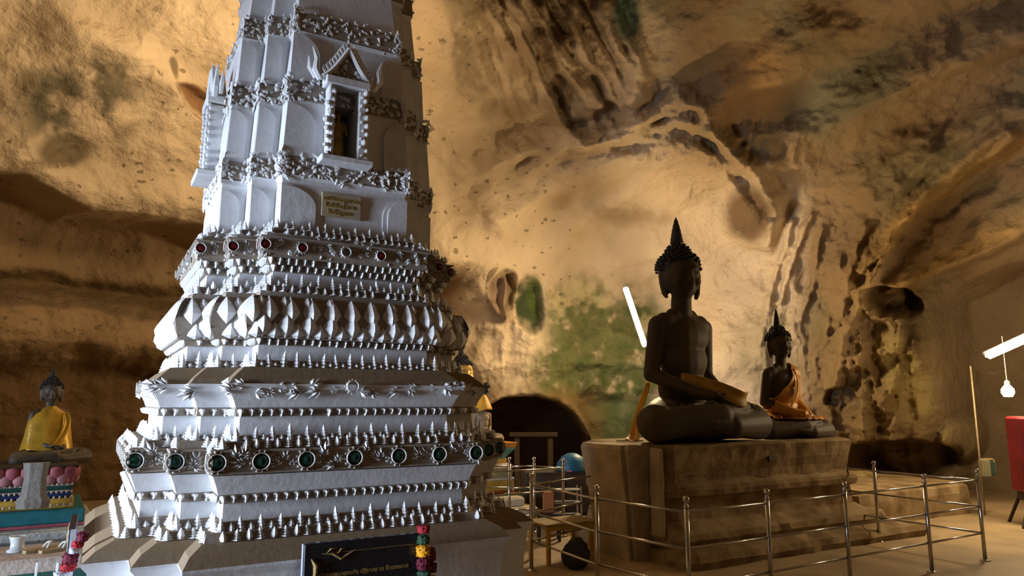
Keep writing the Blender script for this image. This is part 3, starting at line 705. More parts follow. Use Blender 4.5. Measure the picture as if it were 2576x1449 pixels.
# ---- niche frames (front and left side) ---------------------------------------
Hn = Hm; zN0, zN1 = lt2[0][1]+.01, nz1
ax_, az_ = PF(862, 118, Hn+.06); gx0, gz0 = PF(797, 205, Hn+.06); gx1, gz1 = PF(933, 236, Hn+.06)
def niche_frame(rot):
    def B(bm_, name, m=M_ORN):
        o = bm_obj(name, bm_, m, chedi); o.rotation_euler = (0, 0, rot); return o
    cx = (nx0+nx1)/2; hw = (nx1-nx0)/2
    for s in (-1, 1):
        bm = bmesh.new(); box(bm, (cx+s*(hw+.022), -Hn-.035, (zN0+zN1)/2), (.04, .09, zN1-zN0), bev=.006); B(bm, 'niche_jamb', M_WHITE)
        bm = bmesh.new()
        for k in range(9):
            z = zN0+.02+(zN1-zN0)*k/8.6; ball(bm, (cx+s*(hw+.045+random.uniform(-.012, .012)), -Hn-.085, z), .017*random.uniform(.7, 1.3), 6, 4)
            ball(bm, (cx+s*(hw+.02+random.uniform(-.01, .01)), -Hn-.085, z+.02), .012*random.uniform(.7, 1.4), 6, 4)
        B(bm, 'jamb_ornament')
    bm = bmesh.new(); box(bm, (cx, -Hn-.045, zN1+.03), (2*hw+.13, .11, .055), bev=.006); B(bm, 'lintel', M_WHITE)
    bm = bmesh.new(); box(bm, (cx, -Hn-.06, zN0-.018), (2*hw+.17, .15, .04), bev=.006); B(bm, 'niche_sill', M_WHITE)
    zt = az_; zl = zN1+.055; hwg = hw+.085
    bm = bmesh.new()
    v = [bm.verts.new(p) for p in ((cx-hwg, -Hn-.05, zl), (cx+hwg, -Hn-.05, zl), (cx, -Hn-.05, zt-.02), (cx-hwg, -Hn+.01, zl), (cx+hwg, -Hn+.01, zl), (cx, -Hn+.01, zt-.02))]
    for f in ((0, 1, 2), (3, 5, 4), (0, 3, 4, 1), (1, 4, 5, 2), (2, 5, 3, 0)): bm.faces.new([v[i] for i in f])
    B(bm, 'gable_panel', M_DIRTY)
    for s in (-1, 1):
        bm = bmesh.new(); n = 9
        pp = [Vector((cx+s*hwg*(1-k/n)*(1-.10*math.sin(math.pi*k/n)), -Hn-.07, zl-.01+(zt-zl)*(k/n)**1.12)) for k in range(n+1)]
        tube(bm, pp, .016, 6)
        for k in range(1, n):
            q = pp[k]; tube(bm, [q, q+Vector((s*.02, 0, .035)), q+Vector((s*.012, 0, .06))], [.014, .010, .003], 5)
        B(bm, 'gable_rake')
        bm = bmesh.new(); q = Vector((cx+s*(hwg+.01), -Hn-.06, zl-.03))
        tube(bm, [q, q+Vector((s*.03, 0, .06)), q+Vector((s*.025, 0, .13)), q+Vector((s*.05, 0, .20))], [.018, .022, .014, .004], 6)
        tube(bm, [q+Vector((s*.02, .03, .02)), q+Vector((s*.06, .03, .08)), q+Vector((s*.065, .03, .15))], [.014, .014, .004], 6)
        B(bm, 'gable_hook')
    bm = bmesh.new(); tube(bm, [(cx, -Hn-.06, zt-.02), (cx, -Hn-.06, zt+.05)], [.016, .003], 6); B(bm, 'gable_finial')
    bm = bmesh.new()
    for k in range(34):
        u_ = random.uniform(-1, 1); zz = random.uniform(0, 1-abs(u_)*.9); ball(bm, (cx+u_*hwg*.8, -Hn-.052, zl+zz*(zt-zl)*.75), random.uniform(.008, .018), 6, 4)
    B(bm, 'gable_ornament')
niche_frame(0); niche_frame(-math.pi/2)
# ---- the small tan name panel on the lower tower storey -----------------------
M_TAN = mat('tan_panel', (.42, .34, .22), .7, var=.08, scale=12)
M_GOLDT = mat('gold_paint', (.42, .27, .07), .6, var=.2, scale=30)
H1 = LV['t1'][1][0]
a0, b0_ = PF(806, 552, H1), PF(908, 488, H1)
cx_, cz_ = (a0[0]+b0_[0])/2, (a0[1]+b0_[1])/2
bm = bmesh.new(); box(bm, (cx_, -H1-.006, cz_), (abs(b0_[0]-a0[0]), .016, .15), bev=.003)
pan = bm_obj('name_panel', bm, M_TAN, chedi)
def text_mesh(name, body, size, m, parent, loc, rot, extr=.002, align='CENTER', weight=0, fit=None):
    cu = bpy.data.curves.new(name, 'FONT'); cu.body = body; cu.size = size; cu.extrude = extr; cu.align_x = align; cu.align_y = 'CENTER'; cu.offset = weight
    cu.resolution_u = 3
    tmp = bpy.data.objects.new(name, cu); COL.objects.link(tmp); dg = bpy.context.evaluated_depsgraph_get()
    me = bpy.data.meshes.new_from_object(tmp.evaluated_get(dg)); bpy.data.objects.remove(tmp)
    me.materials.clear()
    if fit:
        xs = [v.co.x for v in me.vertices]; k = fit/(max(xs)-min(xs))
        for v in me.vertices: v.co.x *= k; v.co.y *= k
    o = link(name, me, m, parent); o.location = loc; o.rotation_euler = rot; return o
text_mesh('lettering', 'เจดีย์บรรจุพระธาตุ', .032, M_GOLDT, pan, (cx_, -H1-.0155, cz_+.035), (math.pi/2, 0, 0), weight=.0006)
text_mesh('lettering', 'ในถ้ำใหญ่ พ.ศ.', .032, M_GOLDT, pan, (cx_-.01, -H1-.0155, cz_-.005), (math.pi/2, 0, 0), weight=.0006)
text_mesh('lettering', 'วัดถ้ำบูรณะ', .034, M_GOLDT, pan, (cx_-.015, -H1-.0155, cz_-.045), (math.pi/2, 0, 0), weight=.0006)
# ================================================================== STATUES
def capsule(bm, a, b, ra, rb, n=12, fl=(1, 1, 1)):
    a, b = Vector(a), Vector(b); k = 4
    for i in range(k+1):
        t = i/k; ball(bm, a.lerp(b, t), ra+(rb-ra)*t, n, 8, fl)
    tube(bm, [a, b], [ra, rb], n)
def remesh(bm, voxel, smooth=3, name='body'):
    me = bpy.data.meshes.new(name); bm.to_mesh(me); bm.free()
    o = bpy.data.objects.new('tmp', me); COL.objects.link(o)
    r = o.modifiers.new('r', 'REMESH'); r.mode = 'VOXEL'; r.voxel_size = voxel
    s = o.modifiers.new('s', 'SMOOTH'); s.iterations = smooth; s.factor = .5
    dg = bpy.context.evaluated_depsgraph_get(); out = bpy.data.meshes.new_from_object(o.evaluated_get(dg))
    bpy.data.objects.remove(o); out.name = name
    out.polygons.foreach_set('use_smooth', [True]*len(out.polygons)); return out
def hand(bm, wrist, dirv, side, palm_n):
    """palm, four curled fingers and a thumb; lies along dirv"""
    w = Vector(wrist); d = Vector(dirv).normalized(); n = Vector(palm_n).normalized(); s = d.cross(n).normalized()*side
    pc = w + d*.045; capsule(bm, w, pc, .026, .030, 10, (1, 1, .7))
    for i, (ln, of) in enumerate(((.052, -.027), (.062, -.009), (.058, .009), (.045, .026))):
        a = pc + s*of + d*.015; b = a + d*ln*.55; c = b + d*ln*.42 + n*.012
        tube(bm, [a, b, c], [.0105, .0098, .007], 7)
    a = w + d*.02 + s*(-.03); tube(bm, [a, a-s*.012+d*.03+n*.006, a-s*.004+d*.055+n*.014], [.012, .011, .007], 7)
def buddha_body(detail=.0085, mudra='lap'):
    bm = bmesh.new()
    def E(c, r): ball(bm, c, 1, 16, 12, r)
    E((0, .03, .10), (.19, .15, .10)); E((0, .01, .26), (.145, .105, .13)); E((0, -.005, .40), (.145, .10, .13)); E((0, -.01, .52), (.158, .102, .11))
    capsule(bm, (-.125, .0, .585), (.125, .0, .585), .058, .058); capsule(bm, (-.06, 0, .625), (.06, 0, .625), .045, .045)
    capsule(bm, (0, .005, .60), (0, -.008, .73), .058, .053)
    # head
    E((0, -.01, .845), (.101, .108, .118)); E((0, -.028, .785), (.074, .082, .07)); E((0, -.05, .742), (.036, .038, .026))
    E((0, .01, .90), (.092, .096, .075)); E((0, .01, .955), (.055, .055, .055))
    tube(bm, [(0, -.112, .855), (0, -.126, .815), (0, -.135, .793)], [.009, .012, .018], 8)
    for s in (-1, 1):
        E((s*.036, -.098, .842), (.024, .014, .010)); tube(bm, [(s*.010, -.112, .862), (s*.036, -.112, .874), (s*.068, -.088, .860)], [.006, .008, .005], 6)
        E((s*.014, -.121, .792), (.009, .009, .008))
        tube(bm, [(s*.094, -.012, .872), (s*.106, 0, .85), (s*.103, 0, .80), (s*.092, -.006, .745), (s*.090, -.008, .718)], [.010, .018, .016, .017, .010], 8)
        E((s*.050, -.085, .80), (.026, .022, .026))
    E((0, -.116, .768), (.026, .014, .008)); E((0, -.112, .758), (.019, .014, .007))
    # arms
    for s in (-1, 1):
        sh = Vector((s*.168, .005, .575)); el = Vector((s*.200, .030, .325))
        capsule(bm, sh, el, .050, .040); 
        if mudra == 'earth' and s == -1:
            wr = Vector((-.235, -.20, .215)); capsule(bm, el, wr, .040, .027); hand(bm, wr, (-.08, -.35, -.75), -1, (0, .3, -.6))
        else:
            wr = Vector((s*.085, -.20, .20 if s == 1 else .222)); capsule(bm, el, wr, .040, .027)
            hand(bm, wr, (-s*1.0, -.30, -.02), s, (0, 0, 1))
    # crossed legs
    for s in (-1, 1):
        hp = Vector((s*.11, .02, .105)); kn = Vector((s*.350, -.135, .092)); capsule(bm, hp, kn, .115, .090)
    capsule(bm, (.365, -.155, .075), (.03, -.275, .075), .082, .056); capsule(bm, (.03, -.275, .075), (-.13, -.26, .095), .050, .032)
    capsule(bm, (-.365, -.155, .08), (-.03, -.255, .125), .082, .058); capsule(bm, (-.03, -.255, .125), (.14, -.235, .155), .048, .034)
    # upturned sole with toes on the left thigh
    capsule(bm, (.14, -.235, .155), (.235, -.20, .165), .034, .028)
    for i in range(5): tube(bm, [(.235+.004*i, -.235+.017*i, .170), (.265+.003*i, -.236+.017*i, .172)], [.011-.001*i, .007], 6)
    E((0, -.06, .05), (.34, .18, .06))
    for v in bm.verts:
        if v.co.z > .70:
            a = -HEADROT*min(1, (v.co.z-.70)/.03); x, y = v.co.x, v.co.y
            v.co.x = x*math.cos(a)-y*math.sin(a); v.co.y = x*math.sin(a)+y*math.cos(a)
    return remesh(bm, detail, 3)
HEADROT = R(20)
def hair_mesh(n=150):
    bm = bmesh.new()
    ball(bm, (0, .012, .885), 1, 20, 12, (.109, .112, .090)); ball(bm, (0, .012, .962), 1, 14, 8, (.062, .062, .052))
    g = math.pi*(3-5**.5)
    for i in range(n):
        z = 1-1.15*(i+.5)/n; r = math.sqrt(max(0, 1-z*z)); d = Vector((r*math.cos(g*i), r*math.sin(g*i), z))
        if d.y < -.35 and z < .28: continue
        c = Vector((d.x*.109, .012+d.y*.112, .885+d.z*.090)); tube(bm, [c, c+d*.010, c+d*.017], [.0125, .010, .002], 6)
    for i in range(46):
        z = 1-1.1*(i+.5)/46; r = math.sqrt(max(0, 1-z*z)); d = Vector((r*math.cos(g*i), r*math.sin(g*i), z))
        c = Vector((d.x*.062, .012+d.y*.062, .962+d.z*.052)); tube(bm, [c, c+d*.008, c+d*.014], [.010, .008, .002], 6)
    return bm
def spire_mesh(h, w=.034):
    bm = bmesh.new(); prof = [(.012, 0), (w*.8, h*.02), (w*1.0, h*.12), (w*.98, h*.25), (w*.86, h*.34), (w*.88, h*.37), (w*.72, h*.50), (w*.74, h*.53), (w*.55, h*.66), (w*.56, h*.69), (w*.36, h*.80), (w*.34, h*.86), (.001, h)]
    lathe(bm, prof, 10, (0, .012, 1.0))
    for k in range(4):
        a = k*math.pi/2+.4
        for q in range(5):
            z = 1.0+h*(.1+.14*q); rr = w*(1.0-.15*q); tube(bm, [(math.cos(a)*rr*.8, .012+math.sin(a)*rr*.8, z), (math.cos(a)*rr*1.15, .012+math.sin(a)*rr*1.15, z+h*.07)], [.006, .001], 5)
    return bm
def cloth_from(me, pred, off, m, name, parent, wr=.006, thick=.008):
    bm = bmesh.new(); bm.from_mesh(me); bm.normal_update()
    kill = [f for f in bm.faces if not pred(f.calc_center_median())]
    bmesh.ops.delete(bm, geom=kill, context='FACES')
    co = np.array([v.co[:] for v in bm.verts]) if bm.verts else np.zeros((0, 3))
    nz = fbm(co*np.array((9, 9, 4))+3, 2, ridged=True) if len(co) else []
    for v, k in zip(bm.verts, nz): v.co += v.normal*(off+wr*float(k))
    o = bm_obj(name, bm, m, parent, True); s = o.modifiers.new('thickness', 'SOLIDIFY'); s.thickness = thick; s.offset = 1; return o
def ribbon(name, pts, ws, nrm, m, parent, thick=.02, fold=.012, nfold=3):
    """a draped strip: pts centre line, ws half widths with direction vectors nrm"""
    bm = bmesh.new(); K = 9; rows_ = []; n = len(pts)
    for i, (p, w, d) in enumerate(zip(pts, ws, nrm)):
        p = Vector(p); d = Vector(d).normalized(); tg = (Vector(pts[min(i+1, n-1)])-Vector(pts[max(i-1, 0)])).normalized(); o = tg.cross(d).normalized()
        rows_.append([bm.verts.new(p + d*w*(2*k/(K-1)-1) + o*fold*math.sin(nfold*math.pi*k/(K-1)+i*.35)) for k in range(K)])
    for a, b in zip(rows_[:-1], rows_[1:]):
        for k in range(K-1): bm.faces.new((a[k], a[k+1], b[k+1], b[k]))
    o = bm_obj(name, bm, m, parent, True); s = o.modifiers.new('thickness', 'SOLIDIFY'); s.thickness = thick; s.offset = 0
    s2 = o.modifiers.new('soft', 'SUBSURF'); s2.levels = s2.render_levels = 1; return o
M_BRONZE = mat('dark_bronze', (.075, .056, .037), .65, metal=.0, var=.15, scale=3, bump=.15, bscale=14, spec=.2)
M_HAIR = mat('black_lacquer', (.028, .024, .022), .6, var=.1, scale=6, spec=.3)
M_STONE = mat('grey_statue_stone', (.34, .26, .17), .8, var=.15, scale=8, bump=.2)
M_SILK = mat('yellow_robe_cloth', (.62, .33, .03), .55, var=.10, scale=10, bump=.1, spec=.3)
M_SILKD = mat('ochre_robe_cloth', (.40, .23, .035), .6, var=.15, scale=10, bump=.1, spec=.3)
M_GSILK = mat('gold_robe_satin', (.62, .36, .03), .35, metal=.25, var=.15, scale=9, bump=.1, spec=.5)
M_FACE = mat('gilded_skin', (.50, .33, .10), .4, metal=.3, var=.2, scale=9)
BODY = buddha_body(); BODY2 = buddha_body(.010, 'earth')
def statue(name, label, loc, rz, s, bodym, hairm, spire, mesh=BODY, cat='statue', group=None, hair=True):
    t = thing(name, label, cat, loc, rz, group); t.scale = (s, s, s)
    me = mesh.copy(); me.materials.clear(); link('body', me, bodym, t, True)
    if hair:
        hh_ = bm_obj('curled_hair', hair_mesh(), hairm, t); hh_.rotation_euler = (0, 0, -HEADROT)
        if spire: bm_obj('flame_finial', spire_mesh(spire), hairm, t, True)
    return t
UX, VX = Vector((math.cos(TH), math.sin(TH), 0)), Vector((math.sin(TH), -math.cos(TH), 0))
BC = Vector((2.06, 8.66, 1.205))
big = statue('seated_statue', 'large dark seated statue with a flame-topped head and an ochre sash over its lap', BC, TH+R(4), 2.33, M_BRONZE, M_HAIR, .165)
# sash: hangs from the waist over the lap and up over the left forearm
ribbon('waist_sash', [(-.16, -.125, .315), (-.08, -.19, .285), (0, -.25, .245), (.07, -.285, .205), (.13, -.285, .195), (.175, -.25, .215), (.205, -.20, .238)],
       [.018, .026, .038, .042, .038, .028, .008], [(0, -.15, 1)]*7, M_SILKD, big, .008, .004, 2)
ribbon('trailing_sash', [(-.19, .06, .29), (-.235, .045, .22), (-.30, .02, .14), (-.375, -.02, .06), (-.41, -.06, .016), (-.47, -.10, .012)], [.012, .018, .022, .024, .03, .04],
       [(0, -1, .2)]*4+[(.4, -1, 0)]*2, M_SILK, big, .008, .006, 2)
B2 = BC + UX*1.72; B2.z = 1.16
sm = statue('seated_statue', 'smaller dark seated statue behind the large one, with an orange robe over one shoulder', B2, TH, 1.47, M_BRONZE, M_HAIR, .17)
cloth_from(BODY, lambda c: c.z > .17 and c.z < .66 and (c.x > .02+(.60-c.z)*-.75+.02) and abs(c.y) < .3 and not (c.z < .26 and c.x > .24) and not (c.z > .63 and c.x < .05), .012, mat('orange_robe_cloth', (.55, .24, .03), .5, var=.15, scale=9, bump=.1), 'robe', sm, .008)
ribbon('robe_fold', [(.03, -.105, .62), (.06, -.125, .52), (.03, -.14, .42), (-.03, -.15, .34), (-.08, -.16, .29)], [.03, .035, .035, .03, .02], [(1, .1, .3)]*5, M_SILK, sm, .008, .006, 3)
# statue glimpsed behind the chedi
sb = PY(1163, 900, 11.2)
st3 = statue('seated_statue', 'dark haired statue with a gilded face looking out from behind the white chedi', (sb.x, sb.y, sb.z-1.6*.985), R(52), 1.6, M_FACE, M_HAIR, .16)
cloth_from(BODY, lambda c: c.z < .655 and c.z > .15, .008, M_BRONZE, 'robe', st3, .004)
# small statue with a yellow cloth hood
hb = PY(1213, 1075, 10.4)
st4 = statue('hooded_statue', 'small pale seated statue with a pointed yellow cloth hood over its head', (hb.x, hb.y, hb.z-.62*1.0), R(30), .66, M_STONE, M_HAIR, 0, hair=False)
bm = bmesh.new(); prof = [(.215, .0), (.21, .04), (.18, .12), (.135, .22), (.08, .31), (.035, .39), (.003, .43)]; rings = []
for r, z in prof:
    rings.append([bm.verts.new((r*(1+.13*math.sin(3*a+1)*(1-z/.45))*math.cos(a)+.0, r*(1+.13*math.sin(3*a+1)*(1-z/.45))*math.sin(a), .69+z-(.07*max(0, math.cos(a-2.9)))*(1-z/.4))) for a in [2*math.pi*k/24 for k in range(24)]])
for i in range(len(rings)-1):
    for k in range(24): bm.faces.new((rings[i][k], rings[i][(k+1) % 24], rings[i+1][(k+1) % 24], rings[i+1][k]))
bm.faces.new(rings[-1]); hd = bm_obj('cloth_hood', bm, M_SILK, st4, True); sf = hd.modifiers.new('t', 'SOLIDIFY'); sf.thickness = .008
# ---- standing gilded figure in the niche
nc = Matrix.Rotation(TH, 3, 'Z') @ Vector(((nx0+nx1)/2-.005, -Hm+.085, 0)) + CC
fh = (nz1-nz0)*.82
fig = thing('standing_figure', 'small gilded standing figure inside the niche of the white tower', 'figurine', (nc.x, nc.y, lt2[0][1]+.015), TH)
bm = bmesh.new()
def Ef(c, r): ball(bm, Vector(c)*fh, 1, 12, 8, tuple(q*fh for q in r))
Ef((0, 0, .93), (.05, .055, .065)); Ef((0, 0, .99), (.028, .028, .03)); Ef((0, 0, .70), (.115, .07, .13)); Ef((0, 0, .5), (.095, .065, .15)); Ef((0, 0, .3), (.12, .07, .22)); Ef((0, 0, .08), (.13, .075, .09))
capsule(bm, Vector((0, 0, .8))*fh, Vector((0, 0, .88))*fh, .035*fh, .03*fh)
for s in (-1, 1):
    capsule(bm, Vector((s*.11, 0, .76))*fh, Vector((s*.155, .0, .58))*fh, .036*fh, .030*fh, 8); capsule(bm, Vector((s*.155, 0, .58))*fh, Vector((s*.10, -.09, .68))*fh, .028*fh, .02*fh, 8)
    for i in range(4): tube(bm, [Vector((s*(.105-.014*i), -.1, .69))*fh, Vector((s*(.10-.014*i), -.105, .745))*fh], .0065*fh, 5)
    capsule(bm, Vector((s*.05, -.02, .03))*fh, Vector((s*.055, -.08, .015))*fh, .028*fh, .02*fh, 8)
link('body', remesh(bm, .006, 2), M_GOLD, fig, True)
bm = bmesh.new(); lathe(bm, [(.05*fh, 1.0*fh), (.03*fh, 1.03*fh), (.02*fh, 1.06*fh), (.001, 1.13*fh)], 10); bm_obj('crown', bm, M_GOLD, fig, True)
bm = bmesh.new(); lathe(bm, [(.15*fh, -.004), (.16*fh, .012), (.13*fh, .02)], 14); bm_obj('plinth', bm, M_GOLD, fig)
# ================================================================== STATUE PEDESTAL
M_PED = mat('old_plaster', (.32, .235, .135), .9, var=.16, scale=3.2, bump=.6, bscale=7, base2=(.15, .095, .045), spec=.12)
PO = Vector((1.60, 7.66, 0)); ped = thing('statue_pedestal', 'long weathered plaster pedestal with stepped sides under the two dark statues', 'pedestal', PO, TH)
def loft(name, m, parent, lv, nx=26, ny=14, rough=.03, seed=1):
    """lv: (z, x0, x1, y0, y1) rings in local axes"""
    loops = []
    per = []
    for i in range(nx): per.append((i/nx, 0))
    for i in range(ny): per.append((1, i/ny))
    for i in range(nx): per.append((1-i/nx, 1))
    for i in range(ny): per.append((0, 1-i/ny))
    co = []
    for z, x0, x1, y0, y1 in lv:
        for a, b in per:
            cx = .06*(1 if a in (0, 1) and b in (0, 1) else 0)
            co.append((x0+(x1-x0)*a + (cx if a == 0 else -cx), y0+(y1-y0)*b + (cx if b == 0 else -cx), z))
    co = np.array(co); nn_ = fbm(co*3+seed*7, 4); n2_ = fbm(co*9+seed*3, 3); c0 = co.mean(0)
    dd = co - c0; dd[:, 2] = 0; dd /= np.linalg.norm(dd, axis=1)[:, None]+1e-6
    co += dd*(rough*nn_+rough*.35*n2_)[:, None]; co[:, 2] += rough*.3*nn_
    n = len(per); fc = []
    for i in range(len(lv)-1):
        for k in range(n): fc.append((i*n+k, i*n+(k+1) % n, (i+1)*n+(k+1) % n, (i+1)*n+k))
    fc.append(list(range(n))[::-1]); fc.append([(len(lv)-1)*n+k for k in range(n)])
    return link(name, py_mesh(name, co, fc), m, parent)
LX, LY = 3.15, 1.5
f = lambda z, o, oy=None: (z, -o*.4, LX+o*.5, -o if oy is None else oy, LY+.05)
loft('upper_block', M_PED, ped, [(.80, .03, LX-.06, .02, LY), (.90, .02, LX-.03, .02, LY), (1.0, .0, LX, 0, LY), (1.10, -.01, LX+.02, -.01, LY), (1.165, -.02, LX+.03, -.02, LY), (1.19, .02, LX-.01, .02, LY-.03)], rough=.045)
loft('middle_course', M_PED, ped, [(.62, .04, LX-.05, .03, LY-.05), (.66, -.01, LX+.06, -.05, LY), (.72, -.02, LX+.08, -.06, LY), (.76, .0, LX+.06, -.05, LY), (.80, .02, LX-.02, .01, LY), (.84, .04, LX-.05, .03, LY-.02)], rough=.04, seed=2)
loft('waist_course', M_PED, ped, [(.36, .03, LX-.04, .0, LY-.05), (.42, .05, LX+.02, .02, LY-.05), (.52, .05, LX+.05, .03, LY-.05), (.58, .05, LX+.02, .02, LY-.05), (.64, .03, LX-.02, .0, LY-.03)], rough=.05, seed=3)
loft('lower_step', M_PED, ped, [(.16, .0, LX+.35, -.16, LY), (.24, .0, LX+.38, -.19, LY), (.30, .01, LX+.33, -.17, LY), (.34, .03, LX+.12, -.08, LY), (.40, .05, LX, -.02, LY)], rough=.07, seed=4)
loft('bottom_step', M_PED, ped, [(-.03, -.08, LX+.85, -.36, LY+.3), (.07, -.08, LX+.88, -.38, LY+.3), (.13, -.05, LX+.82, -.34, LY+.3), (.17, 0, LX+.6, -.24, LY+.2), (.20, .02, LX+.4, -.2, LY+.1)], rough=.10, seed=5)
for x0, x1 in ((-.02, .40), (.0, .3)):
    pass
M_PEDL = mat('pale_plaster', (.46, .36, .24), .9, var=.14, scale=4, bump=.45, bscale=9, spec=.12)
M_PEDB = mat('brown_plaster', (.30, .19, .09), .9, var=.14, scale=4, bump=.45, bscale=9, spec=.12)
loft('side_wing', M_PEDL, ped, [(0, -.25, .12, .27, .98), (.3, -.27, .12, .27, 1.0), (.6, -.29, .12, .26, 1.0), (.9, -.33, .12, .25, 1.02), (1.14, -.36, .12, .24, 1.03), (1.185, -.34, .12, .26, 1.02)], 8, 14, rough=.035, seed=12)
bm = bmesh.new(); box(bm, (-.012, .125, .70), (.06, .21, .92), bev=.03); bm_obj('side_panel', bm, M_PEDL, ped)
bm = bmesh.new(); box(bm, (1.60, -.025, 1.0), (.14, .03, .07), bev=.004); bm_obj('small_plate', bm, mat('dark_plate', (.09, .07, .05), .7), ped)
# low stone platform running on to the right behind the pedestal, and rubble
loft('low_platform', M_PED, None, [(-.02, 0, 1, 0, 1)], 2, 2) if False else None
lp = loft('low_platform', M_PED, None, [(-.02, 0, 2.9, 0, 2.2), (.30, 0, 2.9, 0, 2.2), (.40, .02, 2.88, .02, 2.18), (.45, .10, 2.8, .1, 2.1)], rough=.06, seed=9)
lp.location = PO + UX*3.55 - VX*.35; lp.location.z = 0; lp.rotation_euler = (0, 0, TH)
tag(lp, 'low rough stone platform behind the railing, right of the statue pedestal', 'platform')
def boulder(name, label, c, s, m, seed=0, parent=None, rot=0):
    bm = bmesh.new(); bmesh.ops.create_icosphere(bm, subdivisions=4, radius=1)
    co = np.array([v.co[:] for v in bm.verts]); n = fbm(co*1.4+seed*5.1, 4); n2 = fbm(co*4+seed, 3)
    for v, a, b in zip(bm.verts, n, n2): v.co = v.co*(1+.35*a+.10*b); v.co = Vector((v.co.x*s[0], v.co.y*s[1], v.co.z*s[2]))
    o = bm_obj(name, bm, m, parent, True); o.location = c; o.rotation_euler = (0, 0, rot)
    if label: tag(o, label, 'rock')
    return o
M_BOULD = mat('boulder_rock', (.42, .33, .15), .9, var=.2, scale=5, bump=.8, bscale=8, base2=(.15, .10, .045), spec=.1)
q = PZ(2215, 1262, .1); boulder('boulder', 'rounded brown rock in front of the dark hollow behind the railing', (q.x, q.y+.6, .18), (.55, .5, .3), M_BOULD, 2)
q = PY(1290, 1330, 6.4); None and boulder('boulder', 'rough brown stone mass at the right foot of the white chedi', (q.x-.12, 5.6, .22), (.42, .5, .42), mat('brown_stone', (.27, .18, .09), .95, var=.2, scale=6, bump=.8, bscale=10, spec=.1), 5)
q = PZ(1600, 1500, .0)
# ================================================================== STEEL RAILINGS
M_STEEL = mat('stainless_steel', (.55, .53, .50), .22, metal=1.0, var=.05, scale=20)
RAILZ = (.28, .55, .82)
def mk(name, fn, smooth=True):
    bm = bmesh.new(); fn(bm); me = bpy.data.meshes.new(name); bm.to_mesh(me); bm.free(); me.materials.append(M_STEEL)
    me.polygons.foreach_set('use_smooth', [smooth]*len(me.polygons)); return me
ME_POST = mk('post', lambda b: tube(b, [(0, 0, 0), (0, 0, .865)], .019, 12))
ME_COL = mk('collar', lambda b: lathe(b, [(.022, .85), (.024, .862), (.015, .872), (.013, .885), (.016, .892)], 12))
ME_FLG = mk('base_flange', lambda b: lathe(b, [(.055, 0), (.055, .006), (.026, .012), (.02, .02)], 14))
ME_BALL = mk('ball_finial', lambda b: ball(b, (0, 0, .912), .027, 16, 10))
def railing(label, pts, closed=False, group=None):
    o0 = Vector((pts[0].x, pts[0].y, 0)); t = thing('steel_railing', label, 'railing', o0, 0, group)
    for i, p in enumerate(pts):
        q = Vector((p.x, p.y, 0))-o0
        for n_, me in (('post', ME_POST), ('collar', ME_COL), ('base_flange', ME_FLG), ('ball_finial', ME_BALL)):
            if len(p) > 3: continue
            o = bpy.data.objects.new(n_, me); COL.objects.link(o); o.parent = t; o.location = q
        if i:
            pr = Vector((pts[i-1].x, pts[i-1].y, 0))-o0
            for z in RAILZ:
                bm = bmesh.new(); zz = Vector((0, 0, z)); tube(bm, [pr+zz, q+zz], .0105, 8); bm_obj('rail', bm, M_STEEL, t, True)
    return t
tops = [(1725, 1247), (1950, 1231), (2141, 1212), (2308, 1190), (2456, 1179)]
FP = [PZ(x, y, .94) for x, y in tops]
for k, p in enumerate(FP): print('post', k, p)
# straighten the front run between its end posts
a, b = FP[0], FP[-1]; dr = Vector((b.x-a.x, b.y-a.y, 0)); dr.normalize()
run = [a + dr*max(0, dr.dot(Vector((p.x-a.x, p.y-a.y, 0)))) for p in FP]
sideL = [PZ(1500, 1219, .94), PZ(1336, 1189, .94)]
back = Vector((-dr.y, dr.x, 0))
s1 = a + back*2.05
print('side', sideL, 'a', a, 'dr', dr)
cornerB = sideL[1]
pr_ = PZ(2197, 1159, .94); 
railing('steel railing with ball-topped posts in front of the two dark statues', [Vector((p.x, p.y, 0)) for p in ([cornerB, sideL[0]] + run + [pr_])] + [Vector((pr_.x+(pr_.x-FP[-1].x)*.3, pr_.y+(pr_.y-FP[-1].y)*.3, 0, 0))])
bk = Vector((cornerB.x, cornerB.y, 0)); q = PZ(2150, 1165, .94)
railing('short steel railing panel joining the left corner post to the statue pedestal', [Vector((bk.x+.03, bk.y+.04, 0, 0)), Vector((.90, 8.28, 0, 0))])
g1 = [PZ(1281, 1149, .94), PZ(1343, 1149, .94), PZ(1416, 1153, .94)]
print('far', g1)
railing('distant steel railing before the dark arched opening', [Vector((p.x, p.y, 0)) for p in (g1[0]+Vector((-.9, .1, 0)), g1[0], g1[1], g1[2])])
near = [g1[2]-UX*1.35, g1[2]-UX*.05]
railing('steel railing beside the coloured altar, running towards the large pedestal', [Vector((near[0].x, near[0].y, 0)), Vector((near[1].x, near[1].y, 0, 0))])
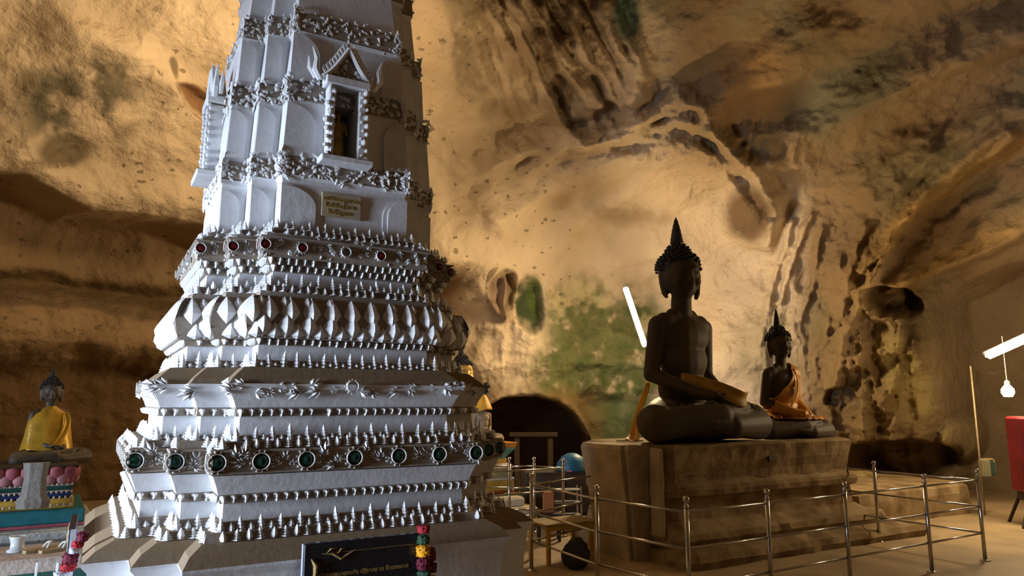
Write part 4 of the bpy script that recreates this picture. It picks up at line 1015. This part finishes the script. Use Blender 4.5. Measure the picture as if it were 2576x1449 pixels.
# ================================================================== PLAQUES AND GARLANDS
M_GRAN = mat('black_granite', (.022, .024, .032), .3, var=.3, scale=60, spec=.5)
M_GEDGE = mat('granite_edge', (.36, .37, .40), .5, var=.1, scale=30)
M_GOLDL = mat('gold_lettering', (.42, .27, .10), .55, var=.25, scale=40)
Hp = LV['base'][-1][0]+.06
pa, pb = PF(764, 1368, Hp), PF(1052, 1345, Hp)
def plaque(name, label, lx0, lx1, ztop, H, rot):
    """slab standing on the floor against the base; built in its own axes (x across, -y front)"""
    w = lx1-lx0; loc = CC + Matrix.Rotation(TH+rot, 3, 'Z') @ Vector(((lx0+lx1)/2, -H, 0))
    t = thing(name, label, 'plaque', loc, TH+rot)
    bm = bmesh.new(); box(bm, (0, 0, ztop/2), (w, .035, ztop), bev=.004); bm_obj('slab', bm, M_GRAN, t)
    for s in (-1, 1):
        bm = bmesh.new(); box(bm, (s*(w/2-.0), .006, ztop/2), (.006, .028, ztop-.004)); bm_obj('slab_edge', bm, M_GEDGE, t)
    bm = bmesh.new(); y = -.0195
    tube(bm, [(-w*.24, y, ztop-.05), (w/2-.03, y, ztop-.05)], .0016, 5); tube(bm, [(-w/2+.03, y, ztop-.20), (-w/2+.03, y, .1)], .0016, 5); bm_obj('border_line', bm, M_GOLDL, t)
    bm = bmesh.new()
    def curl(pts, r): tube(bm, [(p[0], y, p[1]) for p in pts], r, 5)
    cx, cz = -w/2+.035, ztop-.05
    curl([(cx+.05, cz+.0), (cx+.10, cz-.005), (cx+.14, cz-.03), (cx+.17, cz-.015), (cx+.21, cz+.004)], [.002, .006, .008, .005, .001])
    curl([(cx+.07, cz-.0), (cx+.09, cz+.018), (cx+.12, cz+.02)], [.002, .005, .001]); curl([(cx+.12, cz-.01), (cx+.14, cz+.014), (cx+.16, cz+.012)], [.002, .005, .001])
    curl([(cx+.0, cz-.02), (cx+.02, cz-.05), (cx+.018, cz-.09), (cx+.002, cz-.13)], [.003, .013, .010, .002])
    bm_obj('corner_flourish', bm, M_GOLDL, t)
    text_mesh('lettering', 'นมัสการพระพุทธชัย ปฏิมากร ณ ถ้ำเขาหลวง', w*.06, M_GOLDL, t, (-.0, y+.001, ztop-.150), (math.pi/2, 0, 0), .001, weight=.0011, fit=w*.80)
    bm = bmesh.new(); y = -.0195
    curl([(-.10, ztop-.235), (-.05, ztop-.225), (-.01, ztop-.24)], [.002, .009, .003]); curl([(.10, ztop-.228), (.05, ztop-.222), (.01, ztop-.24)], [.002, .009, .003])
    ball(bm, (0, y, ztop-.222), .016, 10, 6, (1, .3, 1)); bm_obj('centre_flourish', bm, M_GOLDL, t)
    return t
plaque('granite_plaque', 'black granite plaque with gold lettering standing against the front of the white chedi', pa[0], pb[0], pa[1], Hp, 0)
plaque('granite_plaque', 'black granite plaque seen edge-on against the left side of the white chedi', -.30, .28, pa[1]+.0, LV['base'][-1][0]+.05, -math.pi/2)
FCOL = {'red': mat('red_flowers', (.33, .012, .02), .8, var=.2, scale=60), 'yellow': mat('yellow_flowers', (.75, .33, .01), .8, var=.15, scale=60),
        'green': mat('green_flowers', (.03, .07, .035), .8, var=.2, scale=60), 'maroon': mat('maroon_flowers', (.12, .006, .02), .8, var=.2, scale=60),
        'white': mat('white_flowers', (.5, .5, .55), .8, var=.1, scale=60), 'navy': mat('navy_flowers', (.03, .04, .10), .8, var=.1, scale=60)}
def flower_me(c, r, h):
    bm = bmesh.new(); lathe(bm, [(r*.5, -h/2), (r*.95, -h*.38), (r, 0), (r*.95, h*.38), (r*.5, h/2)], 12)
    for k in range(30):
        a = random.uniform(0, 6.28); z = random.uniform(-h*.42, h*.42); q = Vector((math.cos(a)*r, math.sin(a)*r, z)); tube(bm, [q*.9, q*1.08+Vector((0, 0, .002))], [r*.22, r*.10], 5)
    me = bpy.data.meshes.new('flower_bead'); bm.to_mesh(me); bm.free(); me.materials.append(FCOL[c]); return me
FM = {}
def garland(label, strands, loc, rz):
    t = thing('flower_garland', label, 'garland', loc, rz)
    for pts in strands:
        bm = bmesh.new(); tube(bm, [p[1] for p in pts], .004, 5); bm_obj('string', bm, FCOL['green'], t)
        for c, p, r, h in pts:
            key = (c, round(r, 3), round(h, 3))
            if key not in FM: FM[key] = flower_me(c, r, h)
            o = bpy.data.objects.new('flower_bead', FM[key]); COL.objects.link(o); o.parent = t; o.location = p
    return t
gl = CC + Matrix.Rotation(TH, 3, 'Z') @ Vector((pb[0]+.01, -Hp, 0)); zt_ = pa[1]
def zz(py, base=1345): return pb[1] - (py-base)*.00212
garland('garland of red, green and yellow flower beads hanging at the corner of the front plaque',
        [[('red', (0, -.045, zz(1330)), .030, .040), ('green', (0, -.045, zz(1353)), .031, .045), ('yellow', (-.002, -.048, zz(1379)), .034, .060), ('maroon', (0, -.048, zz(1408)), .034, .060), ('green', (.006, -.046, zz(1432)), .033, .035), ('yellow', (0, -.045, zz(1460)), .034, .07), ('red', (0, -.045, zz(1495)), .034, .06)],
         [('maroon', (.058, .01, zz(1395)), .033, .075), ('maroon', (.062, .01, zz(1425)), .034, .05), ('yellow', (.066, .01, zz(1455)), .034, .05), ('red', (.066, .01, zz(1485)), .034, .06)]], gl, TH)
g0 = PY(208, 1350, 3.62)
garland('garland of maroon, white and navy flower beads over the edge-on plaque at the left',
        [[('maroon', (0, 0, 0), .026, .05), ('red', (-.02, -.0, -.035), .026, .035), ('white', (-.035, 0, -.065), .022, .03), ('maroon', (-.05, -.0, -.10), .033, .05), ('red', (-.055, 0, -.14), .033, .04), ('white', (-.085, 0, -.18), .032, .04), ('navy', (-.085, 0, -.22), .034, .045), ('red', (-.085, 0, -.28), .034, .06)]], g0, 0)
# ================================================================== LEFT ALTAR
RA = R(33); YA = 6.0
def zA(y, Y=YA): return PY(100, y, Y).z
ca = PY(212, 1300, YA)
alt = thing('painted_altar', 'colourful tiered altar with pink petals and a teal base, left of the white chedi', 'altar', (ca.x, ca.y, 0), RA)
def mc(name, c, r=.6, **k): return mat(name, c, r, var=.12, scale=12, **k)
M_TEAL = mc('teal_paint', (.015, .14, .16)); M_PINK = mc('pink_paint', (.38, .10, .12)); M_NAVY = mc('navy_paint', (.02, .035, .12)); M_GRNP = mc('green_paint', (.02, .08, .06))
M_YEL = mc('yellow_paint', (.55, .33, .05)); M_CREAM = mc('cream_paint', (.55, .48, .38)); M_GREYB = mc('grey_plaster', (.42, .43, .40), .85, bump=.4); M_DKW = mc('dark_wood', (.035, .02, .011)); M_ORG = mc('orange_paint', (.50, .20, .03))
def slab(name, m, parent, z0, z1, ix, iy, flare=0, W_=1.95, Dp=1.0, bev=.01):
    bm = bmesh.new(); x0, x1, y0, y1 = -W_-ix*0, -ix, iy, Dp-iy
    v = [bm.verts.new(p) for p in ((x0, y0, z0), (x1, y0, z0), (x1, y1, z0), (x0, y1, z0), (x0, y0-flare, z1), (x1+flare, y0-flare, z1), (x1+flare, y1, z1), (x0, y1, z1))]
    for q in ((3, 2, 1, 0), (4, 5, 6, 7), (0, 1, 5, 4), (1, 2, 6, 5), (2, 3, 7, 6), (3, 0, 4, 7)): bm.faces.new([v[i] for i in q])
    bmesh.ops.bevel(bm, geom=bm.edges[:], offset=bev, segments=1, affect='EDGES')
    return bm_obj(name, bm, m, parent)
slab('pink_line', M_PINK, alt, zA(1320), zA(1312), -.01, -.01)
slab('teal_base', M_TEAL, alt, zA(1312), zA(1277), 0, 0)
slab('yellow_tier', M_YEL, alt, zA(1277), zA(1252), .08, .08)
slab('blue_band', M_NAVY, alt, zA(1252), zA(1238), .11, .11, .02)
slab('cream_band', M_CREAM, alt, zA(1238), zA(1233), .11, .11)
slab('green_band', M_GRNP, alt, zA(1233), zA(1222), .11, .11, .02)
slab('cream_band', M_CREAM, alt, zA(1222), zA(1217), .10, .10)
slab('lotus_core', M_PINK, alt, zA(1217), zA(1176), .10, .10, .03)
slab('seat_slab', M_DKW, alt, zA(1176), zA(1168), .06, .06)
def pbead(name, r, m, s):
    bm = bmesh.new(); ball(bm, (0, 0, 0), r, 10, 8, s); me = bpy.data.meshes.new(name); bm.to_mesh(me); bm.free(); me.materials.append(m)
    me.polygons.foreach_set('use_smooth', [True]*len(me.polygons)); return me
ME_PP = pbead('pink_petal', .055, M_PINK, (1, .6, 1.05)); ME_PP2 = pbead('pink_petal', .050, mc('pale_pink_paint', (.48, .22, .24)), (1, .6, .9))
for row, (me, y, off) in enumerate(((ME_PP, 1186, 0), (ME_PP2, 1203, .5))):
    for k in range(18):
        o = bpy.data.objects.new('pink_petal', me); COL.objects.link(o); o.parent = alt; o.location = (-.12-(k+off)*.098, .08, zA(y))
    for k in range(5):
        o = bpy.data.objects.new('pink_petal', me); COL.objects.link(o); o.parent = alt; o.location = (-.08, .14+(k+off)*.098, zA(y)); o.rotation_euler = (0, 0, math.pi/2)
bm = bmesh.new()
for y, st in ((1217, .035), (1236, .035), (1250, .04), (1268, .045)):
    for k in range(52): ball(bm, (-.10-k*st, .085 if y < 1260 else .06, zA(y)), .011, 6, 4, (1, .6, 1.2))
o = bm_obj('petal_trim', bm, M_CREAM, alt); o['kind'] = 'stuff'
ct = PY(86, 1230, 5.75)
bm = bmesh.new(); prof = [(.0, .10), (.05, .115), (.10, .085), (.22, .075), (.33, .085), (.345, .09)]
rings = [[bm.verts.new((w*a, -.03+b*.05-(w*.25 if z < .1 else 0)*(1-b)*.0, z)) for a, b in ((-1, 0), (-.5, -.5), (.5, -.5), (1, 0), (1, 1), (-1, 1))] for z, w in prof]
for i in range(len(rings)-1):
    for k in range(6): bm.faces.new((rings[i][k], rings[i][(k+1) % 6], rings[i+1][(k+1) % 6], rings[i+1][k]))
bm.faces.new(rings[0][::-1]); bm.faces.new(rings[-1])
o = bm_obj('stone_tablet', bm, mc('grey_stone', (.24, .22, .19), .85, bump=.4), None); o.location = (ct.x, ct.y, zA(1278, 5.75)); o.rotation_euler = (0, 0, RA)
tag(o, 'grey stone tablet with a flared foot leaning on the front of the painted altar', 'tablet')
sx = PY(112, 1172, 6.35)
st5 = statue('seated_statue', 'seated statue in a shiny gold robe on the painted altar at the left', (sx.x, sx.y, zA(1170, 6.35)+.0), R(58), .75, mat('dim_bronze', (.10, .075, .05), .5, var=.2, scale=5), M_HAIR, .12)
bm = bmesh.new(); K = 36; rings = []
for z, rx, ry in ((.155, .275, .20), (.20, .265, .19), (.30, .25, .165), (.42, .235, .14), (.52, .215, .125), (.585, .185, .11), (.63, .12, .09), (.66, .07, .07), (.675, .062, .062)):
    rings.append([bm.verts.new((rx*math.cos(a)*(1+.03*math.sin(7*a+z*9)*(1-z)), ry*math.sin(a)*(1+.06*math.sin(7*a+z*9)*(1-z))-(.05*(.6-z) if math.sin(a) < 0 else 0), z+(.03*math.sin(2*a+.6) if z < .2 else 0))) for a in [2*math.pi*k/K for k in range(K)]])
for i in range(len(rings)-1):
    for k in range(K): bm.faces.new((rings[i][k], rings[i][(k+1) % K], rings[i+1][(k+1) % K], rings[i+1][k]))
rb = bm_obj('gold_robe', bm, M_GSILK, st5, True); sf = rb.modifiers.new('t', 'SOLIDIFY'); sf.thickness = .01
ribbon('robe_fold', [(.12, -.10, .60), (.14, -.15, .50), (.10, -.185, .38), (.02, -.21, .26), (-.04, -.22, .2)], [.03, .045, .05, .05, .04], [(1, .1, .3)]*5, M_GSILK, st5, .01, .008, 3)
# ---- masonry under and in front of the altar
blk = thing('altar_plinth', 'grey white rendered block carrying the painted altar', 'plinth', (ca.x, ca.y, 0), RA)
slab('block', M_GREYB, blk, 0, zA(1320), -.05, -.12, .0, 2.3, 1.2, .02); slab('lip', M_GREYB, blk, zA(1345), zA(1322), -.08, -.18, .01, 2.3, 1.2, .015)
l1 = PY(140, 1392, 5.2)
led = thing('low_ledge', 'low pinkish cement ledge in front of the altar plinth', 'ledge', (l1.x+.25, l1.y, 0), RA)
slab('block', mc('pinkish_cement', (.42, .34, .28), .85, bump=.4), led, 0, l1.z, 0, 0, 0, 2.6, .62, .02)
slab('green_strip', M_GRNP, led, l1.z-.16, l1.z-.09, -.01, -.012, 0, 2.6, .5, .004)
def on_ledge(px, py):
    return PZ(px, py, l1.z)
q = on_ledge(42, 1388)
bm = bmesh.new(); lathe(bm, [(.062, 0), (.064, .012), (.045, .02), (.042, .06), (.05, .09), (.055, .105), (.045, .105), (.04, .05), (.001, .04)], 16)
o = bm_obj('ceramic_cup', bm, mc('glazed_white', (.55, .55, .52), .3), None, True); o.location = (q.x, q.y, l1.z+.001); tag(o, 'short white footed cup on the low ledge at the far left', 'cup')
for (px, lab) in ((100, 'left one of a pair of flat tan sandals on the low ledge'), (140, 'right one of a pair of flat tan sandals on the low ledge')):
    q = on_ledge(px, 1388); t = thing('sandal', lab, 'shoe', (q.x, q.y+.02, l1.z+.001), RA+R(20), 'sandals on the ledge')
    bm = bmesh.new(); v = []
    pts = [(-.12, 0), (-.11, .035), (-.05, .038), (.02, .036), (.08, .047), (.12, .035), (.135, 0), (.12, -.035), (.08, -.045), (.02, -.033), (-.05, -.033), (-.11, -.033)]
    a = [bm.verts.new((x, y, 0)) for x, y in pts]; b = [bm.verts.new((x, y, .022)) for x, y in pts]
    bm.faces.new(a[::-1]); bm.faces.new(b)
    for i in range(12): bm.faces.new((a[i], a[(i+1) % 12], b[(i+1) % 12], b[i]))
    bm_obj('sole', bm, mc('tan_rubber', (.34, .24, .12)), t)
    bm = bmesh.new(); tube(bm, [(.02, .036, .02), (.04, .025, .05), (.06, 0, .058), (.04, -.022, .05), (.02, -.033, .02)], .009, 6); bm_obj('strap', bm, mc('pale_strap', (.5, .48, .42)), t, True)
for px, lab in ((84, 'thin white upright stake at the bottom left, left of two'), (136, 'thin white upright stake at the bottom left, right of two')):
    q = PY(px, 1470, 4.6); o = None
    bm = bmesh.new(); tube(bm, [(0, 0, 0), (.01, 0, PY(px, 1415, 4.6).z)], [.012, .006], 6); o = bm_obj('white_stake', bm, mc('white_gloss', (.6, .6, .6), .4), None); o.location = (q.x, q.y, 0); tag(o, lab, 'stake')
# ================================================================== CENTRE BACKGROUND
YH = 10.4
def zH(y, Y=YH): return PY(1240, y, Y).z
ha = thing('small_altar', 'narrow tiered altar in orange, green and gold under the hooded statue', 'altar', (hb.x, hb.y, 0), R(30))
def hs(name, m, y0, y1, ax, ay, fl=0, bev=.006):
    bm = bmesh.new(); z0, z1 = zH(y0), zH(y1)
    v = [bm.verts.new((sx*(ax+f), sy*(ay+f), z)) for z, f in ((z0, 0), (z1, fl)) for sx, sy in ((-1, -1), (1, -1), (1, 1), (-1, 1))]
    for q in ((3, 2, 1, 0), (4, 5, 6, 7), (0, 1, 5, 4), (1, 2, 6, 5), (2, 3, 7, 6), (3, 0, 4, 7)): bm.faces.new([v[i] for i in q])
    bmesh.ops.bevel(bm, geom=bm.edges[:], offset=bev, segments=1, affect='EDGES'); return bm_obj(name, bm, m, ha)
zbase4 = hb.z-.62
M_GR2 = mc('sea_green_paint', (.10, .24, .18))
hs('orange_rim', M_ORG, 1126, 1112, .40, .26, .02); hs('green_cup', M_GR2, 1152, 1126, .27, .19, .11); hs('gold_tier', M_YEL, 1164, 1152, .29, .20); hs('pink_petals', mc('shell_pink', (.60, .42, .33)), 1176, 1164, .38, .26, -.04)
hs('patterned_tier', mc('mottled_green', (.25, .24, .12)), 1200, 1176, .36, .24); hs('cream_tier', M_CREAM, 1206, 1200, .39, .25); hs('gold_block', M_YEL, 1232, 1206, .36, .24); hs('red_line', mc('red_line_paint', (.35, .07, .02)), 1238, 1232, .37, .25)
hs('green_table', M_GR2, 1262, 1244, .47, .34, 0); hs('lower_block', M_CREAM, 1300, 1262, .34, .26); 
hz = zH(1262); bm = bmesh.new(); box(bm, (0, 0, zH(1300)/2), (.5, .4, zH(1300))); bm_obj('foot_block', bm, M_GREYB, ha)
st4.location.z = zH(1112)+.0
cs = PY(1296, 1300, 9.8)
stp = thing('cloth_covered_step', 'cream coloured step with loose folds beside the small altar', 'step', (cs.x, cs.y, 0), R(30))
bm = bmesh.new(); box(bm, (0, 0, .14), (.55, .32, .28), bev=.03); box(bm, (-.06, .05, .33), (.38, .2, .14), bev=.03); bm_obj('body', bm, mc('cream_cloth', (.55, .47, .33), .9, bump=.5), stp)
# wooden frame standing in the opening
wf = PY(1300, 1150, 13.6); t = thing('wooden_frame', 'dark wooden posts and lintel inside the arched opening', 'frame', (wf.x, wf.y, 0), 0)
bm = bmesh.new(); box(bm, (0, 0, .5), (.10, .10, 1.0), bev=.01); bm_obj('post', bm, M_DKW, t)
bm = bmesh.new(); box(bm, (.62, 0, .5), (.10, .10, 1.0), bev=.01); bm_obj('post', bm, M_DKW, t)
bm = bmesh.new(); box(bm, (.31, -.02, 1.04), (.9, .14, .08), bev=.01); bm_obj('lintel', bm, mc('worn_wood', (.03, .018, .01)), t)
# dark cabinet with the blue cover
db = PY(1415, 1200, 10.5); t = thing('dark_cabinet', 'low dark cabinet behind the far railing', 'cabinet', (db.x, db.y, 0), R(10))
bm = bmesh.new(); box(bm, (0, 0, .38), (1.15, .5, .60), bev=.01); bm_obj('carcass', bm, M_DKW, t)
for k in (-1, 1):
    bm = bmesh.new(); box(bm, (k*.28, -.26, .38), (.5, .02, .5), bev=.005); bm_obj('door', bm, mc('dark_door', (.045, .028, .016)), t)
for sx_ in (-1, 1):
    for sy in (-1, 1):
        bm = bmesh.new(); box(bm, (sx_*.5, sy*.2, .04), (.07, .07, .08)); bm_obj('foot', bm, M_DKW, t)
bl = PY(1440, 1190, 10.4)
bm = bmesh.new(); lathe(bm, [(.22, 0), (.23, .02), (.21, .11), (.15, .19), (.07, .235), (.001, .245)], 20); o = bm_obj('blue_dome_cover', bm, mc('blue_plastic', (.015, .10, .17), .45), None, True)
o.location = (bl.x, bl.y+.05, .681); tag(o, 'blue domed plastic cover on the dark cabinet, left of the large pedestal', 'cover')
p0 = PY(1436, 1172, 9.6); bm = bmesh.new(); tube(bm, [(0, 0, 0), (.22, .12, .0)], .009, 6); o = bm_obj('pink_stick', bm, mc('pink_plastic', (.75, .22, .35), .4), None); o.location = (p0.x, bl.y-.20, .68+.012); tag(o, 'short bright pink stick in front of the blue cover', 'stick')
ob = PY(1380, 1250, 9.0); bm = bmesh.new(); box(bm, (0, 0, .11), (.14, .14, .22), bev=.012); box(bm, (0, 0, .228), (.10, .10, .02), bev=.004); o = bm_obj('orange_box', bm, mc('dull_orange', (.33, .11, .03)), None); o.location = (ob.x, ob.y, 0.32)
t = tag(o, 'small dull orange box on a dark stool behind the railing', 'box')
t = thing('stool', 'dark stool under the small orange box', 'stool', (ob.x, ob.y, 0), 0)
bm = bmesh.new(); box(bm, (0, 0, .30), (.3, .3, .04), bev=.006); bm_obj('seat', bm, M_DKW, t)
for sx_ in (-1, 1):
    for sy in (-1, 1):
        bm = bmesh.new(); box(bm, (sx_*.12, sy*.12, .14), (.035, .035, .28)); bm_obj('leg', bm, M_DKW, t)
# low metal bench and yellow framed table, black bag
mb = PZ(1420, 1385, 0); mb = Vector((.52, 7.9, 0))
t = thing('low_table', 'low table with a yellow wooden frame behind the corner of the railing', 'table', mb, R(30))
for sx_ in (-1, 1):
    for sy in (-1, 1):
        bm = bmesh.new(); box(bm, (sx_*.27, sy*.17, .17), (.04, .04, .34), bev=.004); bm_obj('leg', bm, M_YEL, t)
for s in (-1, 1):
    bm = bmesh.new(); box(bm, (0, s*.17, .36), (.6, .045, .05), bev=.004); bm_obj('apron', bm, M_YEL, t)
bm = bmesh.new(); box(bm, (0, 0, .395), (.64, .42, .022), bev=.004); bm_obj('table_top', bm, mc('worn_yellow_top', (.34, .25, .10)), t)
o = boulder('black_bag', None, (mb.x+.12, mb.y-.42, .13), (.15, .12, .15), mc('black_cloth', (.035, .03, .03), .8), 8); tag(o, 'rounded black cloth bag on the floor by the low table', 'bag')
M_ALU = mat('aluminium', (.5, .5, .48), .35, metal=.9, var=.05)
wc = PZ(1588, 1112, 1.195)
bm = bmesh.new(); tube(bm, [(-.16, .0, .012), (-.05, .01, .014), (.06, -.01, .013), (.15, .01, .012)], [.008, .012, .012, .006], 8)
for v in bm.verts: v.co.y *= 4
o = bm_obj('folded_cloth', bm, mc('white_cloth', (.55, .52, .45), .8), None, True); o.location = (wc.x, wc.y+.05, 1.195); tag(o, 'thin folded white cloth on the pedestal top by the left hip of the large statue', 'cloth')
t = thing('metal_rack', 'low metal rack with flat bars at the left side of the statue pedestal', 'rack', (.70, 9.75, 0), R(10))
for z in (.18, .34, .50):
    bm = bmesh.new(); box(bm, (0, 0, z), (.40, .22, .014)); bm_obj('shelf', bm, M_ALU, t)
for sx_ in (-1, 1):
    for sy in (-1, 1):
        bm = bmesh.new(); box(bm, (sx_*.19, sy*.10, .27), (.02, .02, .54)); bm_obj('upright', bm, M_ALU, t)
# ================================================================== FAR RIGHT
pp = PZ(2481, 1258, 0); pp = Vector((pp.x, pp.y, 0)); sc_ = 10.9/pp.y; Yp = pp.y
Yp = 10.9; bt = PZ(2486, 1285, 0)
tp = PY(2441, 921, Yp); bt = PY(2481, 1290, Yp)
t = thing('conduit_pole', 'thin pale conduit pole with a meter box at the far right', 'pole', (tp.x, Yp, 0), 0)
bm = bmesh.new(); tube(bm, [(.0, 0, 0), (0, 0, tp.z)], .012, 8); bm_obj('pole', bm, M_PVC, t, True)
zb_ = PY(2475, 1178, Yp).z
bm = bmesh.new(); tube(bm, [(.0, 0, zb_+.13), (.19, 0, zb_+.13), (.21, 0, zb_+.11), (.22, 0, zb_-.13)], .012, 8); bm_obj('bent_conduit', bm, M_PVC, t, True)
bm = bmesh.new(); box(bm, (.06, .0, zb_), (.13, .1, .24), bev=.008); bm_obj('meter_box', bm, mc('grey_green_metal', (.20, .19, .12)), t)
bm = bmesh.new(); box(bm, (.165, .0, zb_+.0), (.07, .08, .20), bev=.006); bm_obj('switch_box', bm, mc('dark_green_metal', (.03, .06, .05)), t)
bm = bmesh.new(); tube(bm, [(0, 0, tp.z-.02), (.3, -.1, tp.z-.12), (.62, -.1, tp.z+.04)], .004, 5); bm_obj('cable', bm, M_DKW, t)
bb = PY(2535, 983, 10.6); t = thing('light_bulb', 'bare glowing bulb below the slanting tube on the far right', 'lamp', bb, 0)
bm = bmesh.new(); lathe(bm, [(.001, -.09), (.055, -.085), (.085, -.035), (.085, .02), (.055, .06), (.03, .09)], 16); bm_obj('bulb', bm, emis('bulb_glow', (1, .72, .38), 60), t, True)
bm = bmesh.new(); lathe(bm, [(.034, .085), (.036, .13), (.02, .15), (.006, .16), (.004, .8)], 12); bm_obj('holder', bm, M_FIX, t)
rc = PY(2540, 1240, 9.9); zr0, zr1 = rc.z, PY(2540, 1048, 9.9).z
t = thing('red_cabinet', 'red metal cabinet on a black trestle stand at the right edge', 'cabinet', (rc.x+.50, 9.95, 0), R(-12))
bm = bmesh.new(); box(bm, (0, 0, (zr0+zr1)/2), (.62, .4, zr1-zr0), bev=.03); bm_obj('casing', bm, mat('red_enamel', (.20, .012, .018), .5, var=.15, scale=5), t)
bm = bmesh.new(); box(bm, (-.12, -.205, zr1-.28), (.2, .02, .09), bev=.004); bm_obj('dark_slot', bm, M_DKW, t)
bm = bmesh.new(); box(bm, (-.12, -.207, zr1-.40), (.2, .012, .035), bev=.003); bm_obj('white_label', bm, M_CREAM, t)
for s in (-1, 1):
    bm = bmesh.new(); tube(bm, [(s*.22, -.12, zr0+.01), (-s*.0-.42*(s < 0)+.38*(s > 0), -.3, .0)], .022, 8); bm_obj('leg', bm, M_DKW, t)
    bm = bmesh.new(); tube(bm, [(s*.22, .12, zr0+.01), (s*.34, .3, .0)], .022, 8); bm_obj('leg', bm, M_DKW, t)
bm = bmesh.new(); box(bm, (0, 0, zr0-.06), (.52, .34, .10), bev=.01); bm_obj('stand_frame', bm, M_DKW, t)
bs = PZ(2560, 1300, 0)
o = boulder('black_sack', None, (rc.x+.48, 9.6, .17), (.26, .2, .2), mc('black_sack', (.04, .03, .03), .85), 12); tag(o, 'dark sack on the floor under the red cabinet', 'sack')
